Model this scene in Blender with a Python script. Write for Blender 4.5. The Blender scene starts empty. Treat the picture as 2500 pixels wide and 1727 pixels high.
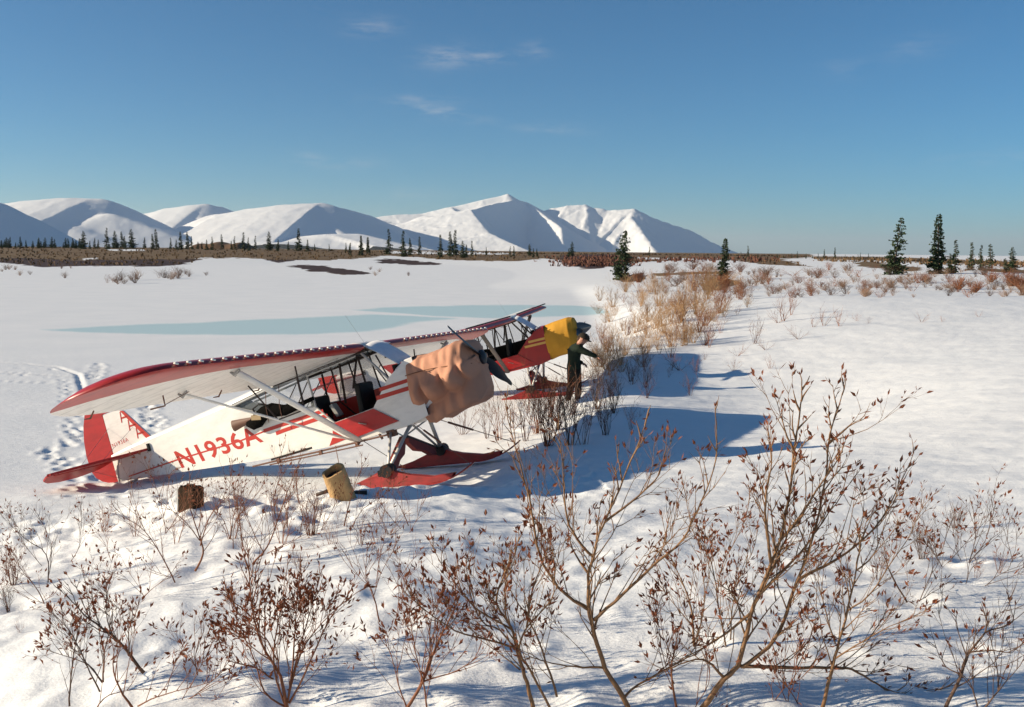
import bpy, bmesh, math, random
import numpy as np
from mathutils import Vector, Matrix, Euler
R = math.radians
rng = random.Random(7)
C = bpy.context.scene.collection
sc = bpy.context.scene

# ------------------------------------------------------------------ camera
F_PX, CX, CY, HOR, ROLL, CAMZ = 2430.0, 1250.0, 863.5, 613.0, 0.0098, 3.95
_a = math.atan((CY - HOR) / F_PX)
_f = Vector((0, math.cos(_a), -math.sin(_a)))
_u0 = Vector((0, math.sin(_a), math.cos(_a)))
_r0 = Vector((1, 0, 0))
_r = _r0 * math.cos(ROLL) + _u0 * math.sin(ROLL)
_u = _u0 * math.cos(ROLL) - _r0 * math.sin(ROLL)
cam = bpy.data.cameras.new('camera')
cam.lens = F_PX / 2500 * 36; cam.sensor_width = 36; cam.clip_start = 0.1; cam.clip_end = 80000
co = bpy.data.objects.new('camera', cam); C.objects.link(co)
co.matrix_world = Matrix(((_r.x, _u.x, -_f.x, 0), (_r.y, _u.y, -_f.y, 0), (_r.z, _u.z, -_f.z, CAMZ), (0, 0, 0, 1)))
sc.camera = co

# ------------------------------------------------------------------ sky, sun, exposure
SUN_EL, SUN_AZ = 17.0, 5.0          # light travels towards +X (and a hair towards +Y)
w = bpy.data.worlds.new('World'); sc.world = w; w.use_nodes = True
wn, wl = w.node_tree.nodes, w.node_tree.links
wn.clear()
sky = wn.new('ShaderNodeTexSky'); sky.sky_type = 'NISHITA'; sky.sun_disc = False
sky.sun_elevation = R(SUN_EL); sky.sun_rotation = R(-90 - SUN_AZ)
sky.altitude = 2000; sky.air_density = 1.0; sky.dust_density = 1.0; sky.ozone_density = 9.0
tint = wn.new('ShaderNodeMixRGB'); tint.blend_type = 'MULTIPLY'; tint.inputs[0].default_value = 1; tint.inputs[2].default_value = (0.91, 1.04, 0.81, 1)   # colour balance of the print film
bg = wn.new('ShaderNodeBackground'); bg.inputs['Strength'].default_value = 0.084
wo = wn.new('ShaderNodeOutputWorld')
wl.new(sky.outputs[0], tint.inputs[1]); wl.new(tint.outputs[0], bg.inputs[0]); wl.new(bg.outputs[0], wo.inputs[0])
sun = bpy.data.lights.new('sun', 'SUN'); sun.energy = 5.0; sun.angle = R(0.55); sun.color = (1.0, 0.865, 0.655)
so = bpy.data.objects.new('sun', sun); C.objects.link(so)
_t = Vector((math.cos(R(SUN_AZ)) * math.cos(R(SUN_EL)), math.sin(R(SUN_AZ)) * math.cos(R(SUN_EL)), -math.sin(R(SUN_EL))))
so.rotation_euler = _t.to_track_quat('-Z', 'Y').to_euler(); so.location = (-40, 0, 30)
vs = sc.view_settings
vs.view_transform = 'Standard'; vs.look = 'None'; vs.gamma = 1.0; vs.use_curve_mapping = False
vs.exposure = 0.66
sc.cycles.max_bounces = 6; sc.cycles.diffuse_bounces = 3; sc.cycles.glossy_bounces = 2
sc.cycles.transmission_bounces = 4; sc.cycles.transparent_max_bounces = 12

# ------------------------------------------------------------------ faint high wisps of cloud, part of the sky itself
def _dir(u, v): return (_f * F_PX + _r * (u - CX) - _u * (v - CY)).normalized()
wtc = wn.new('ShaderNodeTexCoord'); wsep = None; acc = None
wmp = wn.new('ShaderNodeMapping'); wmp.inputs['Scale'].default_value = (9, 9, 42); wl.new(wtc.outputs['Generated'], wmp.inputs['Vector'])
wnz = wn.new('ShaderNodeTexNoise'); wnz.inputs['Scale'].default_value = 3.2; wnz.inputs['Detail'].default_value = 8; wnz.inputs['Roughness'].default_value = .62; wl.new(wmp.outputs[0], wnz.inputs['Vector'])
def _math(op, a, b=None):
    k = wn.new('ShaderNodeMath'); k.operation = op
    for i, s in enumerate((a, b)):
        if s is None: continue
        if isinstance(s, (int, float)): k.inputs[i].default_value = s
        else: wl.new(s, k.inputs[i])
    return k.outputs[0]
def _dot(vec):
    k = wn.new('ShaderNodeVectorMath'); k.operation = 'DOT_PRODUCT'; wl.new(wtc.outputs['Generated'], k.inputs[0]); k.inputs[1].default_value = vec; return k.outputs['Value']
for (u, v, wu, wv, tilt, amp) in [(905, 67, 62, 20, .05, .6), (1085, 138, 62, 24, .10, .75), (1200, 140, 85, 16, .06, .6), (1305, 122, 30, 16, 0, .45), (1070, 272, 95, 17, -.14, .8), (1345, 314, 85, 12, -.05, .45), (1020, 243, 90, 10, 0, .4), (760, 390, 50, 14, -.1, .45), (870, 400, 60, 14, .1, .35), (1010, 474, 70, 16, 0, .4), (2240, 115, 70, 22, .1, .3), (2410, 385, 110, 16, .08, .3), (2060, 165, 50, 20, 0, .25)]:
    d = _dir(u, v); e = Vector((d.y, -d.x, 0)).normalized(); g = e.cross(d); g = g if g.z > 0 else -g
    e2 = e * math.cos(tilt) + g * math.sin(tilt); g2 = g * math.cos(tilt) - e * math.sin(tilt)
    a_ = _math('POWER', _math('ABSOLUTE', _math('DIVIDE', _dot(e2), wu / F_PX)), 2.0); b_ = _math('POWER', _math('ABSOLUTE', _math('DIVIDE', _dot(g2), wv / F_PX)), 2.0)
    ex = _math('MULTIPLY', _math('EXPONENT', _math('MULTIPLY', _math('ADD', a_, b_), -1.0)), amp)
    ex = _math('MULTIPLY', ex, _math('GREATER_THAN', _dot(d), 0.5))
    acc = ex if acc is None else _math('ADD', acc, ex)
wmr = wn.new('ShaderNodeMapRange'); wmr.inputs['From Min'].default_value = .40; wmr.inputs['From Max'].default_value = .68; wl.new(wnz.outputs['Fac'], wmr.inputs[0])
wmx = wn.new('ShaderNodeMixRGB'); wmx.inputs[2].default_value = (5.2, 5.0, 5.0, 1)
wl.new(_math('MULTIPLY', _math('MULTIPLY', acc, wmr.outputs[0]), .42), wmx.inputs[0]); wl.new(tint.outputs[0], wmx.inputs[1]); wl.new(wmx.outputs[0], bg.inputs[0])

# ------------------------------------------------------------------ pixel <-> world (2500 x 1727 photograph)
def ray(u, v):
    return (_f * F_PX + _r * (u - CX) - _u * (v - CY))
def W(u, v, Y):
    d = ray(u, v); k = Y / d.y
    return Vector((d.x * k, Y, CAMZ + d.z * k))
def XatY(u, Y):          # x of image column u at depth Y near eye level
    return W(u, HOR + 60, Y).x

# ------------------------------------------------------------------ numpy noise
_rs = np.random.RandomState(11)
_perm = _rs.permutation(256); _perm = np.concatenate([_perm, _perm, _perm])
_gr = _rs.uniform(-1, 1, (256, 2)); _gr /= np.linalg.norm(_gr, axis=1)[:, None]
def noise2(x, y):
    xi = np.floor(x).astype(int); yi = np.floor(y).astype(int)
    xf = x - xi; yf = y - yi
    xi &= 255; yi &= 255
    def g(ix, iy, dx, dy):
        h = _perm[_perm[ix & 255] + (iy & 255)]
        return _gr[h, 0] * dx + _gr[h, 1] * dy
    s = xf * xf * xf * (xf * (xf * 6 - 15) + 10); t = yf * yf * yf * (yf * (yf * 6 - 15) + 10)
    a = g(xi, yi, xf, yf); b = g(xi + 1, yi, xf - 1, yf); c = g(xi, yi + 1, xf, yf - 1); d = g(xi + 1, yi + 1, xf - 1, yf - 1)
    return (a + s * (b - a)) * (1 - t) + (c + s * (d - c)) * t
def fbm(x, y, o=4, g=0.5):
    r = 0; A = 1
    for i in range(o):
        r = r + A * noise2(x * 2 ** i + 17.3 * i, y * 2 ** i - 9.1 * i); A *= g
    return r
def sstep(a, b, x):
    t = np.clip((x - a) / (b - a), 0, 1); return t * t * (3 - 2 * t)

# ------------------------------------------------------------------ materials
def mat(name, col, rough=0.6, metal=0.0, var=0.12, vscale=6.0, bump=0.0, bscale=40.0, spec=0.5, coords='Object', trans=0.0, grime=0.0):
    m = bpy.data.materials.new(name); m.use_nodes = True
    n, l = m.node_tree.nodes, m.node_tree.links
    b = n['Principled BSDF']
    b.inputs['Roughness'].default_value = rough; b.inputs['Metallic'].default_value = metal
    b.inputs['Specular IOR Level'].default_value = spec if max(col) > .06 else spec * .3
    tc = n.new('ShaderNodeTexCoord')
    nz = n.new('ShaderNodeTexNoise'); nz.inputs['Scale'].default_value = vscale; nz.inputs['Detail'].default_value = 5
    l.new(tc.outputs[coords], nz.inputs['Vector'])
    mx = n.new('ShaderNodeMixRGB'); mx.blend_type = 'MIX'
    c = Vector(col)
    mx.inputs[1].default_value = (*(c * (1 - var)), 1); mx.inputs[2].default_value = (*[min(1, k) for k in c * (1 + var)], 1)
    l.new(nz.outputs['Fac'], mx.inputs[0]); l.new(mx.outputs[0], b.inputs['Base Color'])
    if grime:      # dirt streaks and scuffs
        mg = n.new('ShaderNodeMapping'); mg.inputs['Scale'].default_value = (1.2, 1.2, 3.5); l.new(tc.outputs[coords], mg.inputs['Vector'])
        g1 = n.new('ShaderNodeTexNoise'); g1.inputs['Scale'].default_value = 2.6; g1.inputs['Detail'].default_value = 9; g1.inputs['Roughness'].default_value = .72; l.new(mg.outputs[0], g1.inputs['Vector'])
        gm_ = n.new('ShaderNodeMapRange'); gm_.inputs['From Min'].default_value = .36; gm_.inputs['From Max'].default_value = .56; gm_.inputs['To Min'].default_value = 1 - grime; gm_.inputs['To Max'].default_value = 1; l.new(g1.outputs['Fac'], gm_.inputs[0])
        mu = n.new('ShaderNodeMixRGB'); mu.blend_type = 'MULTIPLY'; mu.inputs[0].default_value = 1; l.new(mx.outputs[0], mu.inputs[1]); l.new(gm_.outputs[0], mu.inputs[2]); l.new(mu.outputs[0], b.inputs['Base Color']); mx = mu
    if bump:
        n2 = n.new('ShaderNodeTexNoise'); n2.inputs['Scale'].default_value = bscale; n2.inputs['Detail'].default_value = 6
        l.new(tc.outputs[coords], n2.inputs['Vector'])
        bp = n.new('ShaderNodeBump'); bp.inputs['Strength'].default_value = bump; bp.inputs['Distance'].default_value = 0.02
        l.new(n2.outputs['Fac'], bp.inputs['Height']); l.new(bp.outputs[0], b.inputs['Normal'])
    if trans:
        tr = n.new('ShaderNodeBsdfTranslucent'); l.new(mx.outputs[0], tr.inputs['Color'])
        ms = n.new('ShaderNodeMixShader'); ms.inputs[0].default_value = trans
        l.new(b.outputs[0], ms.inputs[1]); l.new(tr.outputs[0], ms.inputs[2]); l.new(ms.outputs[0], n['Material Output'].inputs[0])
    return m
def glass(name, alpha, tint, rough=0.08):
    m = bpy.data.materials.new(name); m.use_nodes = True
    n, l = m.node_tree.nodes, m.node_tree.links
    b = n['Principled BSDF']; b.inputs['Base Color'].default_value = (*tint, 1); b.inputs['Roughness'].default_value = rough
    nz = n.new('ShaderNodeTexNoise'); nz.inputs['Scale'].default_value = 9
    tc = n.new('ShaderNodeTexCoord'); l.new(tc.outputs['Object'], nz.inputs['Vector'])
    mr = n.new('ShaderNodeMapRange'); mr.inputs['To Min'].default_value = alpha * 0.8; mr.inputs['To Max'].default_value = min(1, alpha * 1.2)
    l.new(nz.outputs['Fac'], mr.inputs[0]); l.new(mr.outputs[0], b.inputs['Alpha'])
    return m

M = {}
M['white'] = mat('white_dope', (0.78, 0.75, 0.70), 0.35, var=0.05, vscale=3, grime=.13)
M['red'] = mat('red_dope', (0.40, 0.012, 0.012), 0.35, var=0.12, vscale=4, grime=.25)
M['redfab'] = mat('red_fabric', (0.44, 0.030, 0.026), 0.4, var=0.12, vscale=4, trans=0.35)
M['decal'] = mat('red_lettering', (0.46, 0.026, 0.014), 0.4, var=0.08, vscale=10)
M['yellow'] = mat('yellow_stripe', (0.66, 0.38, 0.08), 0.4, var=0.08)
M['dark'] = mat('dark_interior', (0.022, 0.020, 0.018), 0.7, var=0.3)
M['seat'] = mat('black_vinyl', (0.02, 0.019, 0.018), 0.55, var=0.3, vscale=12)
M['redin'] = mat('red_interior', (0.46, 0.022, 0.016), 0.5, var=0.2)
M['tube'] = mat('grey_tube', (0.42, 0.41, 0.39), 0.45, metal=0.2, var=0.15, vscale=20)
M['darktube'] = mat('dark_tube', (0.05, 0.035, 0.03), 0.5, var=0.3, vscale=20)
M['metal'] = mat('worn_metal', (0.36, 0.35, 0.34), 0.35, metal=0.8, var=0.2, vscale=20)
M['brown'] = mat('brown_rod', (0.14, 0.06, 0.035), 0.6, var=0.3, vscale=15)
M['black'] = mat('black_rubber', (0.02, 0.019, 0.02), 0.5, var=0.3)
M['prop'] = mat('propeller_black', (0.025, 0.027, 0.032), 0.4, var=0.3)
M['spinner'] = mat('spinner_grey', (0.20, 0.19, 0.17), 0.3, metal=0.5, var=0.2)
M['gearred'] = mat('gear_fabric', (0.17, 0.02, 0.014), 0.7, var=0.3, vscale=14)
M['skired'] = mat('ski_red', (0.33, 0.011, 0.010), 0.5, var=0.18, vscale=7, grime=.45)
M['salmon'] = mat('salmon_cloth', (0.49, 0.235, 0.145), 0.85, var=0.16, vscale=4, bump=0.12, bscale=110)
M['gold'] = mat('yellow_cloth', (0.56, 0.27, 0.018), 0.8, var=0.16, vscale=5, bump=0.14, bscale=90)
M['rope'] = mat('rope', (0.22, 0.10, 0.05), 0.9, var=0.2)
M['pale'] = mat('white_stud', (0.85, 0.80, 0.70), 0.4, var=0.03)
M['glass'] = glass('plexiglass', 0.10, (0.55, 0.60, 0.62))
M['frost'] = glass('frosted_windshield', 0.93, (0.86, 0.85, 0.87), 0.6)
M['haze_pane'] = glass('hazy_plexiglass', 0.32, (0.66, 0.64, 0.62), 0.3)
M['sky'] = glass('skylight', 0.75, (0.10, 0.14, 0.14), 0.2)

# ------------------------------------------------------------------ mesh builder
class MB:
    def __init__(s): s.v = []; s.f = []; s.m = []
    def add(s, vs, fs, mi=0):
        o = len(s.v); s.v.extend([tuple(p) for p in vs]); s.f.extend([tuple(i + o for i in f) for f in fs]); s.m.extend([mi] * len(fs)); return s
    def grid(s, rows, mi=0, closed=False, flip=False):
        n = len(rows[0]); vs = [p for r in rows for p in r]; fs = []
        for i in range(len(rows) - 1):
            for j in range(n if closed else n - 1):
                k = (j + 1) % n
                q = (i * n + j, i * n + k, (i + 1) * n + k, (i + 1) * n + j)
                fs.append(q[::-1] if flip else q)
        return s.add(vs, fs, mi)
    def tube(s, pts, rad, n=6, mi=0, cap=True, flat=1.0, up=None):
        pts = [Vector(p) for p in pts]
        if not hasattr(rad, '__len__'): rad = [rad] * len(pts)
        ref = Vector(up) if up else None
        rows = []
        for i, p in enumerate(pts):
            t = (pts[min(i + 1, len(pts) - 1)] - pts[max(i - 1, 0)])
            if t.length < 1e-9: t = Vector((0, 0, 1))
            t.normalize()
            if ref is None: ref = Vector((0, 0, 1)) if abs(t.z) < 0.8 else Vector((1, 0, 0))
            a = ref - t * ref.dot(t)
            if a.length < 1e-6: a = t.orthogonal()
            a.normalize(); ref = a; b = t.cross(a)
            rows.append([p + a * (math.cos(2 * math.pi * k / n) * rad[i]) + b * (math.sin(2 * math.pi * k / n) * rad[i] * flat) for k in range(n)])
        s.grid(rows, mi, closed=True)
        if cap:
            o = len(s.v) - n * len(pts)
            s.f.append(tuple(o + k for k in range(n))[::-1]); s.m.append(mi)
            s.f.append(tuple(o + n * (len(pts) - 1) + k for k in range(n))); s.m.append(mi)
        return s
    def box(s, c, d, mi=0, rot=None):
        c = Vector(c); vs = []
        for x in (-1, 1):
            for y in (-1, 1):
                for z in (-1, 1):
                    p = Vector((x * d[0] / 2, y * d[1] / 2, z * d[2] / 2))
                    if rot: p = rot @ p
                    vs.append(c + p)
        return s.add(vs, [(0, 1, 3, 2), (4, 6, 7, 5), (0, 4, 5, 1), (2, 3, 7, 6), (0, 2, 6, 4), (1, 5, 7, 3)], mi)
    def prism(s, poly, fa, fb, mi=0):
        a = [fa(*p) for p in poly]; b = [fb(*p) for p in poly]; n = len(poly)
        fs = [tuple(range(n))[::-1], tuple(range(n, 2 * n))] + [(i, (i + 1) % n, n + (i + 1) % n, n + i) for i in range(n)]
        return s.add(a + b, fs, mi)
    def mesh(s, name, mats, smooth=False, angle=None):
        me = bpy.data.meshes.new(name); me.from_pydata(s.v, [], s.f)
        for m in (mats if isinstance(mats, (list, tuple)) else [mats]): me.materials.append(m)
        if len(s.f): me.polygons.foreach_set('material_index', s.m)
        me.update()
        if angle is not None:
            bm = bmesh.new(); bm.from_mesh(me); bmesh.ops.recalc_face_normals(bm, faces=bm.faces)
            for e in bm.edges:
                e.smooth = len(e.link_faces) == 2 and e.calc_face_angle(0) < R(angle)
            for f in bm.faces: f.smooth = True
            bm.to_mesh(me); bm.free()
        elif smooth:
            me.polygons.foreach_set('use_smooth', [True] * len(me.polygons))
        return me
def link(name, me, parent=None, loc=None):
    o = bpy.data.objects.new(name, me); C.objects.link(o)
    if parent: o.parent = parent
    if loc is not None: o.location = loc
    return o
def empty(name, loc=(0, 0, 0), rot=(0, 0, 0)):
    o = bpy.data.objects.new(name, None); o.empty_display_size = 0.2; C.objects.link(o); o.location = loc; o.rotation_euler = rot
    return o
def tag(o, label=None, cat=None, group=None, kind=None):
    if label: o['label'] = label
    if cat: o['category'] = cat
    if group: o['group'] = group
    if kind: o['kind'] = kind
    return o
def copy_thing(o, parent=None):
    c = o.copy(); C.objects.link(c); c.parent = parent
    for ch in [k for k in o.children]:
        d = copy_thing(ch, c); d.matrix_parent_inverse = ch.matrix_parent_inverse.copy()
    return c

# ------------------------------------------------------------------ GROUND
# control points: image column u, depth Y (m), height relative to the eye
CP = [(1250, 0.5, -1.55), (0, 3, -2.1), (2500, 3, -1.75), (1250, 2.5, -1.78), (1250, 4, -1.93), (300, 4, -2.06), (2300, 4, -1.84),
      (0, 6, -2.42), (600, 6, -2.22), (1250, 6, -2.12), (1900, 6, -2.02), (2500, 6, -2.0),
      (0, 9, -2.92), (300, 9.5, -2.78), (600, 9, -2.50), (920, 9.0, -2.36), (1250, 9, -2.36), (1700, 9, -2.30), (2400, 9, -2.2),
      (465, 10.6, -2.74), (835, 11, -2.72), (1100, 10.5, -2.56), (1400, 10.5, -2.52), (200, 12, -3.25),
      (600, 12.2, -3.10), (944, 13.2, -3.16), (870, 13.3, -3.18), (1150, 12.6, -3.02), (1068, 15.1, -3.28), (1250, 14.5, -3.06), (296, 15.6, -3.75), (120, 14.2, -3.58), (300, 14, -3.52), (560, 14.5, -3.42),
      (1400, 15.4, -2.98), (2012, 12.6, -2.55), (2500, 12, -2.3), (2450, 18, -2.35), (1905, 19, -3.10), (1640, 17, -3.05),
      (1284, 24.6, -3.67), (1335, 26.5, -3.66), (840, 27.3, -3.93), (1705, 31.0, -3.14), (1860, 24.3, -3.14), (1500, 21.5, -3.08), (1405, 22.6, -3.42),
      (2400, 28, -2.4), (0, 17, -3.88), (500, 20, -3.8), (0, 30, -3.95), (600, 32, -3.95), (1000, 34, -3.95), (1250, 40, -3.85), (1480, 36, -3.25),
      (0, 60, -3.95), (800, 60, -3.95), (1250, 60, -3.95), (1400, 70, -3.9), (1650, 60, -2.95), (2000, 46, -2.2), (2400, 46, -2.05),
      (0, 140, -3.93), (700, 140, -3.95), (1250, 140, -3.95), (1520, 110, -3.22), (1750, 100, -2.9), (2150, 100, -2.15), (2450, 100, -1.9), (2100, 70, -2.5), (2450, 65, -2.4),
      (0, 220, -3.85), (500, 240, -3.8), (1000, 300, -3.8), (1400, 260, -3.2), (1800, 220, -2.5), (2300, 200, -2.0),
      (0, 450, -0.97), (600, 450, -0.85), (1100, 480, -1.25), (1600, 450, -1.3), (2000, 400, -1.55), (2450, 400, -1.4),
      (0, 900, -1.2), (1250, 900, -1.6), (2500, 900, -1.9)]
def _q(x, y):
    r = np.hypot(x, y); ph = np.clip(np.arctan2(x, y), -0.75, 0.75)
    return np.stack([ph * 2.6, np.log(np.clip(r, 0.4, 1200) + 2.0)], -1)
_cxy = np.array([(XatY(u, Y), Y) for u, Y, z in CP]); _cz = np.array([z for *_, z in CP])
_cq = _q(_cxy[:, 0], _cxy[:, 1])
def _K(a, b):
    d2 = ((a[..., None, :] - b) ** 2).sum(-1); return 0.5 * d2 * np.log(d2 + 1e-12)
_n = len(CP)
_A = np.zeros((_n + 3, _n + 3)); _A[:_n, :_n] = _K(_cq, _cq) + np.eye(_n) * 2e-4
_A[:_n, _n] = 1; _A[:_n, _n + 1:] = _cq; _A[_n:, :_n] = _A[:_n, _n:].T
_sol = np.linalg.solve(_A, np.concatenate([_cz, np.zeros(3)]))
def base_h(x, y):
    x = np.asarray(x, float); y = np.asarray(y, float); sh = x.shape
    xf, yf = x.ravel(), y.ravel(); out = np.empty(xf.size)
    for i in range(0, xf.size, 40000):
        q = _q(xf[i:i + 40000], yf[i:i + 40000])
        out[i:i + 40000] = _K(q, _cq) @ _sol[:_n] + _sol[_n] + q @ _sol[_n + 1:]
    out = np.maximum(out, -3.95)
    return out.reshape(sh) + CAMZ
DENTS = []       # (x, y, radius, depth)
TRACKS = []      # list of (world polyline, half width, depth)
def ground_h(x, y, fine=True):
    x = np.asarray(x, float); y = np.asarray(y, float)
    h = base_h(x, y)
    r = np.hypot(x, y)
    lake = sstep(0.55, 0.05, h)
    near = 1 - sstep(11.0, 14.5, y - 0.12 * x)
    # lumps on the mound, soft wind crust elsewhere
    amp = (1 - lake) * (1 - sstep(60, 140, r))
    h = h + amp * 0.030 * fbm(x / 2.3, y / 2.3, 3) + amp * 0.016 * fbm(x * 1.3, y * 2.0 + 3, 3)
    lum = fbm(x * 0.95 + 3, y * 1.1, 4, 0.55)
    lft = 1 - sstep(-1.5, 1.0, x - 0.15 * y)
    h = h + near * (1 - sstep(40, 60, r)) * (0.017 + 0.052 * lft) * np.clip(lum, -0.35, 0.6)
    mid = (1 - lake) * (1 - sstep(30, 60, r))
    h = h + mid * (0.006 * fbm(x * 3.1, y * 3.6, 3, .6) + 0.008 * np.abs(fbm(x * 1.7, y * 2.3 + 5, 3, .5)))
    band = np.exp(-((y - 0.10 * x - 11.2) / 1.5) ** 2) * (x < 1.0)      # trampled broken snow along the edge
    bl = fbm(x * 2.6, y * 2.6, 3, 0.5)
    h = h + band * 0.10 * np.clip(bl, -0.3, 0.5)
    flat = sstep(36, 44, y) * (1 - sstep(90, 110, y)) * sstep(7.5, 4.0, x - (y - 50) * .03)
    h = h * (1 - flat)
    h = h + (1 - flat) * lake * 0.006 * fbm(x * 0.9, y * 2.2, 3) * (1 - sstep(40, 120, r))
    if fine:
        for (dx, dy, rad, dep) in DENTS:
            m = (np.abs(x - dx) < 3 * rad) & (np.abs(y - dy) < 3 * rad)
            if m.any():
                d2 = ((x[m] - dx) ** 2 + (y[m] - dy) ** 2) / rad ** 2
                h[m] -= dep * np.exp(-d2) - 0.35 * dep * np.exp(-(np.sqrt(d2) - 1.5) ** 2 * 3)
        for pl, hw, dep in TRACKS:
            P = np.array(pl); lo = P.min(0) - 1; hi = P.max(0) + 1
            m = (x > lo[0]) & (x < hi[0]) & (y > lo[1]) & (y < hi[1])
            if not m.any(): continue
            px, py = x[m], y[m]; dm = np.full(px.shape, 9.0)
            for a, b in zip(P[:-1], P[1:]):
                d = b - a; t = np.clip(((px - a[0]) * d[0] + (py - a[1]) * d[1]) / (d @ d), 0, 1)
                dm = np.minimum(dm, np.hypot(px - a[0] - t * d[0], py - a[1] - t * d[1]))
            wob = 1 + 0.5 * noise2(px * 3.1, py * 3.1)
            h[m] -= dep * wob * np.exp(-(dm / hw) ** 4) - 0.30 * dep * np.exp(-((dm - 1.9 * hw) / (0.7 * hw)) ** 2)
    return h
def gz(x, y): return float(ground_h(np.array([x]), np.array([y]), False)[0])
def hit(u, v, y0=2.0, y1=500.0):
    d = ray(u, v); d = d / d.y
    ys = np.geomspace(y0, y1, 900)
    zs = CAMZ + d.z * ys; g = ground_h(d.x * ys, ys, False)
    k = np.argmax(zs < g)
    if zs[k] >= g[k]: k = len(ys) - 1
    Y = ys[k]; return Vector((d.x * Y, Y, float(g[k])))

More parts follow.
